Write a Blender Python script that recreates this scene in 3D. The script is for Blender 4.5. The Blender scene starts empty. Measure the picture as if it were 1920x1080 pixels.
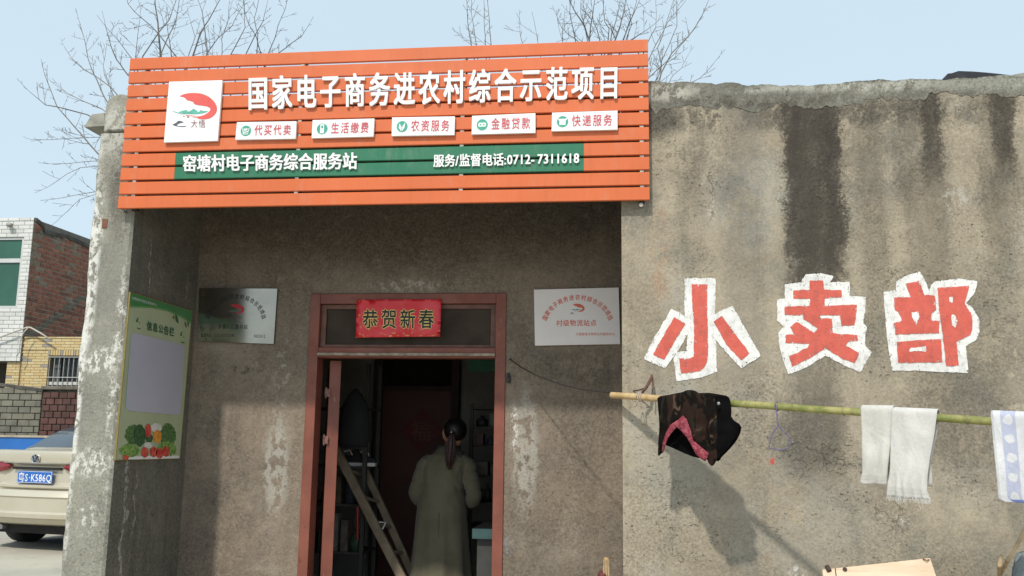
import bpy, bmesh, math, random
from mathutils import Vector, Matrix, noise
from mathutils.geometry import delaunay_2d_cdt
random.seed(7)
sc = bpy.context.scene
col = sc.collection
# ------------------------------------------------------------------ camera
FPX, CX, CY = 1700.0, 960.0, 540.0            # focal length in pixels of the 1920 px wide photograph
YAW, PITCH, ROLL = map(math.radians, (6.9, 9.1, 0.82))
EYE = Vector((0, 0, 1.42))
FW = Vector((-math.sin(YAW)*math.cos(PITCH), math.cos(YAW)*math.cos(PITCH), math.sin(PITCH)))
_r = Vector((math.cos(YAW), math.sin(YAW), 0)); _u = _r.cross(FW)
RT = math.cos(ROLL)*_r + math.sin(ROLL)*_u
UP = -math.sin(ROLL)*_r + math.cos(ROLL)*_u
cam_data = bpy.data.cameras.new('camera'); cam = bpy.data.objects.new('camera', cam_data); col.objects.link(cam)
cam.matrix_world = Matrix(((RT.x, UP.x, -FW.x, EYE.x), (RT.y, UP.y, -FW.y, EYE.y), (RT.z, UP.z, -FW.z, EYE.z), (0, 0, 0, 1)))
cam_data.sensor_width = 36; cam_data.lens = FPX/1920*36; cam_data.clip_end = 3000; cam_data.clip_start = .05
sc.camera = cam
# ------------------------------------------------------------------ world, sun, exposure
SUN = Vector((.28, 1, -1.2)).normalized()      # direction the light travels
elev = math.asin(-SUN.z); azim = math.atan2(-SUN.x, -SUN.y)
w = bpy.data.worlds.new('World'); sc.world = w; w.use_nodes = True
wn = w.node_tree; wn.nodes.clear()
sky = wn.nodes.new('ShaderNodeTexSky'); sky.sky_type = 'NISHITA'; sky.sun_disc = False
sky.sun_elevation = elev; sky.sun_rotation = azim
sky.air_density = 1.0; sky.dust_density = 3.0; sky.ozone_density = 1.5; sky.altitude = 100
bg = wn.nodes.new('ShaderNodeBackground'); bg.inputs[1].default_value = 0.118
wo = wn.nodes.new('ShaderNodeOutputWorld')
veil = wn.nodes.new('ShaderNodeMix'); veil.data_type = 'RGBA'; veil.inputs[0].default_value = .78   # thin high haze over the blue
wn.links.new(sky.outputs[0], veil.inputs[6])
tc = wn.nodes.new('ShaderNodeTexCoord'); mpg = wn.nodes.new('ShaderNodeMapping'); mpg.inputs['Scale'].default_value = (1.5, 1.5, 4)
cn_ = wn.nodes.new('ShaderNodeTexNoise'); cn_.inputs['Scale'].default_value = 1.3; cn_.inputs['Detail'].default_value = 5
hz = wn.nodes.new('ShaderNodeMix'); hz.data_type = 'RGBA'; hz.inputs[6].default_value = (4.7, 5.9, 6.7, 1); hz.inputs[7].default_value = (5.5, 6.55, 7.1, 1)
wn.links.new(tc.outputs['Generated'], mpg.inputs[0]); wn.links.new(mpg.outputs[0], cn_.inputs['Vector']); wn.links.new(cn_.outputs['Fac'], hz.inputs[0]); wn.links.new(hz.outputs[2], veil.inputs[7]); wn.links.new(veil.outputs[2], bg.inputs[0]); wn.links.new(bg.outputs[0], wo.inputs[0])
sd = bpy.data.lights.new('sun', 'SUN'); sd.energy = 2.4; sd.angle = math.radians(2.0); sd.color = (1, .95, .86)
so = bpy.data.objects.new('sun', sd); col.objects.link(so)
so.rotation_euler = SUN.to_track_quat('-Z', 'Y').to_euler(); so.location = (-3, -10, 14)
sc.view_settings.view_transform = 'Standard'; sc.view_settings.look = 'None'
sc.view_settings.exposure = 0.33; sc.view_settings.gamma = 1; sc.view_settings.use_curve_mapping = False
# ------------------------------------------------------------------ picture point -> point on a plane of the place
def ray(px, py): return FW*FPX + RT*(px-CX) - UP*(py-CY)
def P(px, py, Y):
    d = ray(px, py); return EYE + d*(Y/d.y)
def PX(px, py, X):
    d = ray(px, py); return EYE + d*(X/d.x)
def PZ(px, py, Z):
    d = ray(px, py); return EYE + d*((Z-EYE.z)/d.z)
# ------------------------------------------------------------------ node helpers
def lin(r, g, b):
    return tuple((c/255/12.92 if c/255 <= .04045 else ((c/255+.055)/1.055)**2.4) for c in (r, g, b))
class NT:
    def __init__(s, name):
        s.m = bpy.data.materials.new(name); s.m.use_nodes = True; s.t = s.m.node_tree
        s.b = s.t.nodes['Principled BSDF']; s._p = None
    def node(s, typ, ins=None, **kw):
        n = s.t.nodes.new(typ)
        for k, v in kw.items(): setattr(n, k, v)
        for k, v in (ins or {}).items(): s.put(n.inputs[k], v)
        return n
    def put(s, sock, v):
        if isinstance(v, bpy.types.NodeSocket): s.t.links.new(v, sock)
        else:
            if sock.type == 'RGBA' and not hasattr(v, '__len__'): v = (v, v, v, 1)
            elif sock.type == 'RGBA' and len(v) == 3: v = (*v, 1)
            sock.default_value = v
    def pos(s, obj=False):
        if obj: return s.node('ShaderNodeTexCoord').outputs['Object']
        if s._p is None: s._p = s.node('ShaderNodeNewGeometry').outputs['Position']
        return s._p
    def xyz(s, obj=False):
        n = s.node('ShaderNodeSeparateXYZ', {0: s.pos(obj)}); return n.outputs
    def scaled(s, v, sc_): return s.node('ShaderNodeVectorMath', {0: v, 1: sc_}, operation='MULTIPLY').outputs[0]
    def noise(s, scale, detail=3, rough=.55, vec=None, dist=0):
        n = s.node('ShaderNodeTexNoise', {'Vector': vec or s.pos(), 'Scale': scale, 'Detail': detail, 'Roughness': rough, 'Distortion': dist}); return n.outputs['Fac']
    def m_(s, op, a, b=0.0, c=None, clamp=False):
        n = s.t.nodes.new('ShaderNodeMath'); n.operation = op; n.use_clamp = clamp
        s.put(n.inputs[0], a); s.put(n.inputs[1], b)
        if c is not None: s.put(n.inputs[2], c)
        return n.outputs[0]
    def sm(s, v, a, b, lo=0., hi=1.):
        n = s.node('ShaderNodeMapRange', interpolation_type='SMOOTHSTEP'); s.put(n.inputs[0], v)
        for i, q in zip((1, 2, 3, 4), (a, b, lo, hi)): n.inputs[i].default_value = q
        return n.outputs[0]
    def mix(s, f, a, b, mode='MIX'):
        n = s.t.nodes.new('ShaderNodeMix'); n.data_type = 'RGBA'; n.blend_type = mode
        s.put(n.inputs[0], f); s.put(n.inputs[6], a); s.put(n.inputs[7], b); return n.outputs[2]
    def bump(s, h, strength=.3, dist=.01, prev=None):
        n = s.node('ShaderNodeBump', {'Height': h, 'Strength': strength, 'Distance': dist})
        if prev: s.put(n.inputs['Normal'], prev)
        return n.outputs[0]
    def done(s, color=None, rough=None, normal=None, **kw):
        if color is not None: s.put(s.b.inputs['Base Color'], color)
        if rough is not None: s.put(s.b.inputs['Roughness'], rough)
        if normal is not None: s.put(s.b.inputs['Normal'], normal)
        for k, v in kw.items(): s.put(s.b.inputs[k.replace('_', ' ')], v)
        return s.m
MATS = {}
def mat(name, c, rough=.7, var=.18, scale=9, bump=.15, bscale=60, bdist=.004, metal=0, dirt=None, dirt_amt=.5, obj=False, **kw):
    if name in MATS: return MATS[name]
    n = NT(name); v = n.pos(obj)
    a = n.noise(scale, 4, .6, v); f = n.sm(a, .3, .7)
    lo = tuple(x*(1-var) for x in c); hi = tuple(min(1, x*(1+var)) for x in c)
    cc = n.mix(f, lo, hi)
    if dirt is not None:
        d = n.sm(n.noise(scale*.7+1.3, 6, .7, v), .5, .72)
        cc = n.mix(n.m_('MULTIPLY', d, dirt_amt), cc, dirt)
    rr = n.sm(n.noise(scale*2, 3, .6, v), .3, .7, max(.02, rough-.08), min(1, rough+.08))
    nm = n.bump(n.noise(bscale, 4, .6, v), bump, bdist) if bump else None
    MATS[name] = n.done(cc, rr, nm, Metallic=metal, **kw); return MATS[name]
# ------------------------------------------------------------------ mesh helpers
def link(o, parent=None):
    col.objects.link(o)
    if parent is not None: o.parent = parent
    return o
def tag(o, label=None, cat=None, group=None, kind=None):
    if label: o['label'] = label
    if cat: o['category'] = cat
    if group: o['group'] = group
    if kind: o['kind'] = kind
    return o
def empty(name, label, cat, loc=(0, 0, 0), group=None, rz=0):
    o = bpy.data.objects.new(name, None); o.empty_display_size = .1; o.location = loc; o.rotation_euler.z = rz
    link(o); return tag(o, label, cat, group)
def newobj(name, verts, faces, m, parent=None, smooth=False, world=True):
    me = bpy.data.meshes.new(name); me.from_pydata([tuple(v) for v in verts], [], faces)
    ms = m if isinstance(m, (list, tuple)) else [m]
    for q in ms: me.materials.append(q)
    if smooth: me.polygons.foreach_set('use_smooth', [True]*len(me.polygons))
    me.update()
    o = bpy.data.objects.new(name, me); link(o)
    if parent is not None: attach(o, parent, world)
    return o
def wmat(q):
    M_ = Matrix.LocRotScale(q.location, q.rotation_euler, q.scale)
    return (wmat(q.parent) @ q.matrix_parent_inverse @ M_) if q.parent else M_
def attach(o, parent, world=True):
    o.parent = parent
    if world: o.matrix_parent_inverse = wmat(parent).inverted()
    return o
class MB:
    def __init__(s): s.v = []; s.f = []
    def add(s, v, f):
        k = len(s.v); s.v += [Vector(q) for q in v]; s.f += [tuple(i+k for i in g) for g in f]; return s
    def box(s, x0, x1, y0, y1, z0, z1):
        v = [(x, y, z) for x in (x0, x1) for y in (y0, y1) for z in (z0, z1)]
        return s.add(v, [(0, 1, 3, 2), (4, 6, 7, 5), (0, 4, 5, 1), (2, 3, 7, 6), (0, 2, 6, 4), (1, 5, 7, 3)])
    def hexa(s, a, b):      # two quads (lists of 4 points), joined
        return s.add(list(a)+list(b), [(3, 2, 1, 0), (4, 5, 6, 7)] + [(i, (i+1) % 4, (i+1) % 4+4, i+4) for i in range(4)])
    def tube(s, pts, r, n=8, caps=True, flat=1.0):
        pts = [Vector(p) for p in pts]; rs = r if isinstance(r, (list, tuple)) else [r]*len(pts)
        ref = None; rings = []
        for i, p in enumerate(pts):
            t = (pts[min(i+1, len(pts)-1)]-pts[max(i-1, 0)]).normalized()
            if ref is None:
                ref = Vector((0, 0, 1)) if abs(t.z) < .9 else Vector((1, 0, 0))
            a = t.cross(ref).normalized(); b = a.cross(t).normalized(); ref = b
            rings.append([p + (a*math.cos(2*math.pi*k/n) + b*flat*math.sin(2*math.pi*k/n))*rs[i] for k in range(n)])
        v = [q for g in rings for q in g]; f = []
        for i in range(len(pts)-1):
            for k in range(n): f.append((i*n+k, i*n+(k+1) % n, (i+1)*n+(k+1) % n, (i+1)*n+k))
        if caps: f.append(tuple(range(n-1, -1, -1))); f.append(tuple((len(pts)-1)*n+k for k in range(n)))
        return s.add(v, f)
    def loft(s, rings, caps=True, closed=True):
        n = len(rings[0]); v = [q for g in rings for q in g]; f = []
        for i in range(len(rings)-1):
            for k in range(n if closed else n-1): f.append((i*n+k, i*n+(k+1) % n, (i+1)*n+(k+1) % n, (i+1)*n+k))
        if caps: f.append(tuple(range(n-1, -1, -1))); f.append(tuple((len(rings)-1)*n+k for k in range(n)))
        return s.add(v, f)
    def build(s, name, m, parent=None, smooth=False, bevel=0, world=True, seg=2, auto=None):
        o = newobj(name, s.v, s.f, m, parent, smooth or bevel > 0, world)
        bm = bmesh.new(); bm.from_mesh(o.data); bmesh.ops.recalc_face_normals(bm, faces=bm.faces); bm.to_mesh(o.data); bm.free()
        if bevel:
            b = o.modifiers.new('b', 'BEVEL'); b.width = bevel; b.segments = seg; b.limit_method = 'ANGLE'; b.harden_normals = True
            o.data.polygons.foreach_set('use_smooth', [True]*len(o.data.polygons))
        return o
def box(name, x0, x1, y0, y1, z0, z1, m, parent=None, bevel=0): return MB().box(x0, x1, y0, y1, z0, z1).build(name, m, parent, bevel=bevel)
def inpoly(x, y, pl):
    c = False; j = len(pl)-1
    for i in range(len(pl)):
        xi, yi = pl[i][0], pl[i][1]; xj, yj = pl[j][0], pl[j][1]
        if (yi > y) != (yj > y) and x < (xj-xi)*(y-yi)/(yj-yi)+xi: c = not c
        j = i
    return c
def resample(pl, step, closed=True):
    out = []; n = len(pl)
    for i in range(n if closed else n-1):
        a, b = pl[i], pl[(i+1) % n]; L = math.hypot(b[0]-a[0], b[1]-a[1]); k = max(1, int(L/step))
        for j in range(k): out.append((a[0]+(b[0]-a[0])*j/k, a[1]+(b[1]-a[1])*j/k))
    if not closed: out.append(tuple(pl[-1]))
    return out
def smooth_poly(pl, it=1):
    for _ in range(it):
        o = []
        for i in range(len(pl)):
            a, b = pl[i], pl[(i+1) % len(pl)]
            o += [(a[0]*.75+b[0]*.25, a[1]*.75+b[1]*.25), (a[0]*.25+b[0]*.75, a[1]*.25+b[1]*.75)]
        pl = o
    return pl
def fill(pl, holes=(), grid=None):
    """triangulate a 2-D outline (with inner grid points if grid is given)"""
    pts = [Vector(p) for p in pl]; edges = [(i, (i+1) % len(pl)) for i in range(len(pl))]
    for h in holes:
        k = len(pts); pts += [Vector(p) for p in h]; edges += [(k+i, k+(i+1) % len(h)) for i in range(len(h))]
    if grid:
        xs = [p[0] for p in pl]; ys = [p[1] for p in pl]; y = min(ys)+grid/2; r = 0
        while y < max(ys):
            x = min(xs)+grid/2+(r % 2)*grid/2
            while x < max(xs):
                if inpoly(x, y, pl) and min((x-q[0])**2+(y-q[1])**2 for q in pl) > (grid*.45)**2: pts.append(Vector((x, y)))
                x += grid
            y += grid; r += 1
    res = delaunay_2d_cdt(pts, edges, [], 0, 1e-6)
    V, F = res[0], res[2]; keep = []
    for f in F:
        c = (sum(V[i][0] for i in f)/len(f), sum(V[i][1] for i in f)/len(f))
        if inpoly(c[0], c[1], pl) and not any(inpoly(c[0], c[1], h) for h in holes): keep.append(tuple(f))
    used = sorted({i for f in keep for i in f}); mp = {i: k for k, i in enumerate(used)}
    return [tuple(V[i]) for i in used], [tuple(mp[i] for i in f) for f in keep]
# ------------------------------------------------------------------ lettering
_gl = {}
def glyph(ch, bold=.0, solid=True):
    k = (ch, bold, solid)
    if k not in _gl:
        c = bpy.data.curves.new('t', 'FONT'); c.body = ch; c.size = 1; c.offset = bold; c.resolution_u = 2
        if solid: c.extrude = .5
        o = bpy.data.objects.new('t', c); col.objects.link(o); bpy.context.view_layer.update()
        me = bpy.data.meshes.new_from_object(o.evaluated_get(bpy.context.evaluated_depsgraph_get()))
        _gl[k] = ([v.co.copy() for v in me.vertices], [tuple(p.vertices) for p in me.polygons])
        bpy.data.objects.remove(o); bpy.data.curves.remove(c); bpy.data.meshes.remove(me)
    return _gl[k]
ADV = {c: .53 for c in '0123456789'}; ADV.update({'/': .33, ':': .26, '-': .55, '·': .3, 'N': .72, 'O': .72, 'S': .56, 'K': .64, 'Q': .72, ' ': .35, '：': .5})
def heavy_glyph(ch, q, nrm, depth, bold, lift, sx=.024, sy=.009):
    # heavy face: the same outline cut four times, staggered in depth
    V, F = [], []
    e1, e2 = (q[2]-q[3])/ADV.get(ch, 1.0), (q[0]-q[3])
    for i, (a, b) in enumerate(((-1, -1), (1, -1), (-1, 1), (1, 1), (0, 0), (-.5, 0), (.5, 0))):
        v, f = glyph_mesh(ch, q, nrm, depth-.0003*i, bold, True, lift+.00013*i); k = len(V)
        V += [p+e1*a*sx+e2*b*sy for p in v]; F += [tuple(j+k for j in g) for g in f]
    return V, F
def glyph_mesh(ch, q, nrm, depth, bold=0, solid=True, lift=0):
    """q = TL,TR,BR,BL corners of the em box as points of the place"""
    v, f = glyph(ch, bold, solid); a = ADV.get(ch, 1.0); out = []
    for p in v:
        u = p.x/a; t = (p.y+.12)/1.0
        b = q[3]+(q[2]-q[3])*u; tp = q[0]+(q[1]-q[0])*u
        out.append(b+(tp-b)*t + nrm*(lift+(p.z+.5)*depth if solid else lift))
    return out, f
def cells(s, q, fillw=1.0, pitch=None):
    ws = [ADV.get(c, 1.0) for c in s]; g = [w_ for w_ in ws]; tot = sum(g); x = 0; out = []
    for c, w_ in zip(s, g):
        a, b = x/tot, (x+w_)/tot; x += w_; m_ = (a+b)/2; h = (b-a)/2*fillw
        L = lambda i, j, t: q[i].lerp(q[j], t)
        out.append((c, [L(0, 1, m_-h), L(0, 1, m_+h), L(3, 2, m_+h), L(3, 2, m_-h)]))
    return out
def lettering(name, s, q, nrm, m, parent, bold=0, fillw=.95, lift=.0015):
    mb = MB()
    for c, cq in cells(s, q, fillw):
        if c != ' ': strokes(mb, c, cq, nrm, bold, lift)
    return newobj(name, mb.v, mb.f, m, parent)
FRONT = Vector((0, -1, 0))
def strokes(mb, c, q, nrm, bold, lift):
    e1, e2 = (q[2]-q[3])/ADV.get(c, 1.0), (q[0]-q[3])
    for i, (a, b) in enumerate(((-1, -.4), (1, .4), (-.4, 1), (.4, -1)) if bold > 0 else ((0, 0),)):
        v, f = glyph_mesh(c, q, nrm, 0, 0, False, lift+.00012*i); mb.add([p+e1*a*bold+e2*b*bold for p in v], f)
def arc_lettering(name, s, ctr, ru, rv, a0, a1, h, nrm, ax, az, m, parent, bold=0, lift=.0015, wf=.8):
    """characters on an arc: ctr centre, ax/az unit axes of the board, angles in degrees from +ax"""
    mb = MB(); n = len(s)
    for i, c in enumerate(s):
        t = math.radians(a0+(a1-a0)*i/(n-1)); p = ctr+ax*ru*math.cos(t)+az*rv*math.sin(t)
        o = (ax*math.cos(t)/ru+az*math.sin(t)/rv).normalized(); o = (o*.8+az*.2).normalized(); tg = nrm.cross(o)
        if tg.dot(ax) < 0: tg = -tg
        hw = h*wf/2
        q = [p+o*h/2-tg*hw, p+o*h/2+tg*hw, p-o*h/2+tg*hw, p-o*h/2-tg*hw]
        strokes(mb, c, q, nrm, bold, lift)
    return newobj(name, mb.v, mb.f, m, parent)
def flat(name, pl, fn, m, parent=None, n=None, lift=0.0, thick=0, holes=(), grid=None):
    """a flat outline (picture points mapped by fn onto a plane) printed or cut from sheet"""
    V, F = fill(pl, holes, grid); v = [fn(*p)+(n*lift if n else Vector()) for p in V]
    o = newobj(name, v, F, m, parent)
    if thick:
        s_ = o.modifiers.new('s', 'SOLIDIFY'); s_.thickness = thick; s_.offset = 0
    return o
# ------------------------------------------------------------------ materials of the building
FY, BY, SY = 4.95, 5.82, 4.885       # front of the walls, back wall of the porch, face of the sign slats
SX = -2.872                          # inner face of the left side wall
def fx(px, py): return P(px, py, FY).x
def plaster(name, tones, feats=(), side=False, streak=.5, pits=.5, rough=.92, extra=None, col_out=False):
    n = NT(name); p = n.pos(); X, Y, Z = n.xyz()
    a = Y if side else X
    big = n.sm(n.noise(1.1, 5, .62, p, .6), .36, .64)
    c = n.mix(big, tones[0], tones[1])
    mid = n.sm(n.noise(3.7, 6, .68, n.scaled(p, (1, 1, .72))), .47, .66)
    c = n.mix(n.m_('MULTIPLY', mid, .75), c, tones[2])
    st = n.noise(7.0, 6, .68, n.scaled(p, (1, 1, .14)), .3)
    c = n.mix(n.m_('MULTIPLY', n.sm(st, .5, .72), streak), c, tones[3])
    lt = n.noise(2.3, 5, .6, n.node('ShaderNodeVectorMath', {0: p, 1: (31.3, 4, 17)}, operation='ADD').outputs[0])
    c = n.mix(n.m_('MULTIPLY', n.sm(lt, .54, .7), .6), c, tones[4])
    wob = n.m_('SUBTRACT', n.noise(3.1, 6, .7), .5); wob2 = n.m_('SUBTRACT', n.noise(22, 5, .7), .5)
    wob4 = n.m_('SUBTRACT', n.noise(58, 5, .8), .5)
    wob3 = n.m_('SUBTRACT', n.noise(7, 6, .75, n.scaled(p, (1, 1, .6))), .5)
    late = []
    for ft in feats:
        kind = ft[0]
        if kind == 'band':            # vertical run-off stain: centre, half width, top, bottom, strength, colour
            _, xc, hw, zt, zb, s_, cc = ft
            d = n.m_('ABSOLUTE', n.m_('SUBTRACT', n.m_('ADD', n.m_('MULTIPLY', wob, hw*1.4), a), xc))
            d = n.m_('ADD', d, n.m_('MULTIPLY', wob2, hw*1.0)); d = n.m_('ADD', d, n.m_('MULTIPLY', wob3, .12)); d = n.m_('ADD', d, n.m_('MULTIPLY', wob4, .16))
            k = n.sm(d, hw*.6, hw*1.3+.012, 1, 0)
            k = n.m_('MULTIPLY', k, n.sm(n.m_('ADD', Z, n.m_('MULTIPLY', wob, .5)), zb, zb+(zt-zb)*.42))
            k = n.m_('MULTIPLY', k, n.sm(n.noise(9, 5, .7, n.scaled(p, (1, 1, .22))), .28, .5, .8, 1))
            c = n.mix(n.m_('MULTIPLY', k, s_), c, cc); late.append((n.m_('MULTIPLY', n.m_('MULTIPLY', k, s_*.72), n.sm(n.noise(13, 6, .8, n.scaled(p, (1, 1, .5))), .34, .58, .35, 1)), cc))
        elif kind == 'patch':         # xc, zc, rx, rz, threshold, strength, colour, noise scale
            _, xc, zc, rx, rz, th, s_, cc, ns = ft
            dx = n.m_('MULTIPLY', n.m_('SUBTRACT', a, xc), 1/rx); dz = n.m_('MULTIPLY', n.m_('SUBTRACT', Z, zc), 1/rz)
            d = n.m_('SQRT', n.m_('ADD', n.m_('MULTIPLY', dx, dx), n.m_('MULTIPLY', dz, dz)))
            k = n.sm(n.m_('ADD', n.m_('ADD', d, n.m_('MULTIPLY', wob, .8)), n.m_('MULTIPLY', wob4, .5)), .45, 1.15, 1, 0)
            q = n.noise(ns, 6, .72, n.scaled(p, (1, 1, .7)))
            k = n.m_('MULTIPLY', k, n.sm(q, th, th+.07))
            c = n.mix(n.m_('MULTIPLY', k, s_), c, cc)
        elif kind == 'line':          # vertical dribble of lime
            _, xc, hw, zt, zb, s_, cc = ft
            d = n.m_('ABSOLUTE', n.m_('SUBTRACT', n.m_('ADD', n.m_('MULTIPLY', n.m_('SUBTRACT', n.noise(6, 3, .5), .5), .22), a), xc))
            k = n.m_('MULTIPLY', n.sm(d, hw*.5, hw, 1, 0), n.m_('MULTIPLY', n.sm(Z, zb, zb+.1), n.sm(Z, zt-.1, zt, 1, 0)))
            k = n.m_('MULTIPLY', k, n.sm(n.noise(30, 4, .7), .42, .55))
            c = n.mix(n.m_('MULTIPLY', k, s_), c, cc)
    fine = n.noise(75, 5, .75); zone = n.sm(n.noise(1.9, 4, .6, None, .5), .38, .66)
    speck = n.sm(fine, .3, .7)
    c = n.mix(speck, n.mix(n.m_('ADD', .12, n.m_('MULTIPLY', zone, .34)), c, (.03, .026, .02)), n.mix(.12, c, (.72, .66, .52)))
    cl = n.noise(11, 7, .78, n.scaled(p, (1, 1, 1.25)), .4)
    c = n.mix(n.m_('MULTIPLY', n.sm(cl, .52, .70), .42), c, n.mix(.5, (.09, .075, .055), c))
    c = n.mix(n.m_('MULTIPLY', n.sm(cl, .47, .30), .30), c, n.mix(.6, c, (.55, .48, .37)))
    for k, cc in late: c = n.mix(k, c, (.055, .045, .037))
    ck = n.node('ShaderNodeTexVoronoi', {'Vector': n.node('ShaderNodeVectorMath', {0: p, 1: n.node('ShaderNodeTexNoise', {'Vector': p, 'Scale': 5.0, 'Detail': 5.0}).outputs['Color']}, operation='ADD').outputs[0], 'Scale': .9}, feature='DISTANCE_TO_EDGE').outputs['Distance']
    ckm = n.m_('MULTIPLY', n.sm(ck, .002, .009, 1, 0), n.sm(n.noise(2.1, 4, .6), .57, .65))
    c = n.mix(n.m_('MULTIPLY', ckm, .45), c, (.05, .042, .034))
    pit = n.noise(46, 3, .8, n.scaled(p, (1, 1, 1.6))); pk = n.sm(pit, .60, .67)
    pmask = n.sm(n.noise(2.0, 4, .6), .42, .62)
    pk = n.m_('MULTIPLY', pk, pmask)
    c = n.mix(n.m_('MULTIPLY', pk, pits), c, (.035, .03, .026))
    h = n.m_('ADD', n.m_('MULTIPLY', n.noise(14, 6, .7), 1.0), n.m_('MULTIPLY', fine, .35))
    h = n.m_('SUBTRACT', h, n.m_('ADD', n.m_('MULTIPLY', pk, .6), n.m_('MULTIPLY', ckm, .3)))
    h = n.m_('ADD', h, n.m_('MULTIPLY', cl, .8))
    nm = n.bump(h, .55, .012)
    nm = n.bump(n.noise(2.2, 3, .5), .35, .05, nm)
    n.done(c, rough, nm, Specular_IOR_Level=.25)
    n.col = c
    return n
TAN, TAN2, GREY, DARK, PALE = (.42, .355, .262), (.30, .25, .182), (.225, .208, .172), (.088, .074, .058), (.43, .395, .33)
STAIN = (.016, .013, .010)
zt_ = 3.30
fw = plaster('weathered_front_plaster', (TAN, TAN2, GREY, DARK, PALE), [
    ('band', fx(1524, 400), .135, 3.35, 1.75, .90, STAIN),
    ('band', fx(1562, 300), .04, 3.35, 2.2, .8, (.012, .010, .008)), ('band', fx(1485, 300), .03, 3.35, 2.3, .7, (.012, .010, .008)),
    ('band', fx(1530, 700), .12, 2.2, 1.0, .35, (.08, .07, .058)),
    ('patch', fx(1500, 215), P(1500, 215, FY).z, 1.2, .10, .42, .75, (.07, .062, .052), 9),
    ('band', fx(1745, 260), .05, 3.35, 2.65, .8, STAIN),
    ('band', fx(1740, 420), .12, 3.30, 1.5, .30, STAIN),
    ('band', fx(1882, 260), .05, 3.35, 2.75, .72, STAIN), ('band', fx(1875, 400), .07, 3.2, 2.2, .3, STAIN),
    ('patch', fx(1232, 225), P(1232, 222, FY).z, .19, .14, .3, .85, (.06, .052, .044), 8),
    ('band', fx(1640, 500), .06, 3.2, 1.2, .2, STAIN),
    ('band', fx(1395, 420), .10, 3.1, 1.3, .28, (.20, .19, .17)),
    ('patch', fx(1270, 850), 1.35, .28, .42, .36, .55, (.36, .345, .30), 5),
    ('patch', fx(1500, 960), 1.0, .5, .35, .40, .5, (.31, .295, .26), 4),
    ('patch', fx(1620, 250), 2.9, .5, .25, .40, .45, (.12, .105, .085), 3.5), ('patch', fx(1330, 300), 2.85, .22, .3, .42, .4, (.13, .11, .09), 4), ('patch', fx(1850, 600), 1.9, .3, .7, .44, .45, (.15, .135, .11), 4),
    ('patch', fx(1400, 380), 2.68, .28, .3, .42, .45, (.24, .245, .23), 4),
    ('patch', fx(1520, 800), 1.45, .22, .3, .38, .55, (.075, .068, .06), 6),
    ('patch', fx(1800, 780), 1.5, .3, .3, .44, .45, (.10, .09, .078), 5),
    ('patch', fx(1795, 370), P(1795, 370, FY).z, .10, .13, .5, .8, (.5, .46, .4), 25),
    ('patch', fx(1336, 390), P(1336, 390, FY).z, .035, .09, .5, .7, (.55, .5, .42), 40),
    ('patch', fx(1530, 480), P(1530, 480, FY).z, .10, .11, .62, .95, (.62, .6, .55), 70),
    ('patch', fx(1695, 972), P(1695, 972, FY).z, .04, .04, .52, .95, (.7, .69, .66), 60),
    ('patch', fx(1240, 480), P(1240, 480, FY).z, .07, .3, .45, .35, (.42, .17, .08), 9),
    ('patch', fx(1448, 865), P(1448, 865, FY).z, .014, .022, .3, .95, (.6, .05, .04), 60),
    ('patch', fx(1495, 1060), P(1495, 1075, FY).z, .05, .04, .5, .9, (.7, .68, .64), 50)], streak=.42, pits=.85)
M_FRONT = fw.m
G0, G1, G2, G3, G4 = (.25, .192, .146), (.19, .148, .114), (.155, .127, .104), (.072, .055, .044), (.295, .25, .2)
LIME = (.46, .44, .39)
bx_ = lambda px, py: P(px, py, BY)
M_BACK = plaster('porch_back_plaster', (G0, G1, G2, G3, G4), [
    ('patch', bx_(522, 800).x, bx_(0, 860).z, .10, .42, .45, .7, LIME, 16),
    ('patch', bx_(530, 700).x, bx_(0, 700).z, .07, .3, .52, .55, LIME, 22),
    ('patch', bx_(985, 820).x, bx_(0, 830).z, .10, .45, .45, .65, LIME, 16),
    ('patch', bx_(965, 770).x, bx_(0, 790).z, .03, .18, .5, .9, (.72, .7, .66), 60),
    ('patch', bx_(770, 534).x, bx_(770, 536).z, .30, .05, .50, .7, LIME, 30),
    ('patch', bx_(440, 690).x, bx_(440, 694).z, .22, .035, .5, .8, (.05, .045, .04), 18),
    ('patch', bx_(955, 1020).x, bx_(955, 1025).z, .04, .07, .5, .7, (.22, .3, .42), 40),
    ('patch', bx_(1090, 700).x, bx_(1090, 690).z, .35, .16, .4, .5, (.07, .06, .05), 7),
    ('patch', bx_(760, 430).x, bx_(760, 400).z, 1.9, .46, .20, .80, (.050, .034, .027), 4)], streak=.35, pits=.35).m  # last patch: shade under the porch ceiling, painted in as darker plaster
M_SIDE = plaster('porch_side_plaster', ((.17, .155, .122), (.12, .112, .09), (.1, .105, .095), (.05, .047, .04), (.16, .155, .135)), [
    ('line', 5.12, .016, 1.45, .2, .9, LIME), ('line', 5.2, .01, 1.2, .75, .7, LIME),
    ('line', 5.2, .012, 2.62, 2.2, .9, LIME), ('line', 5.66, .01, 2.5, 1.9, .5, LIME)], side=True, streak=.6).m
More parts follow.
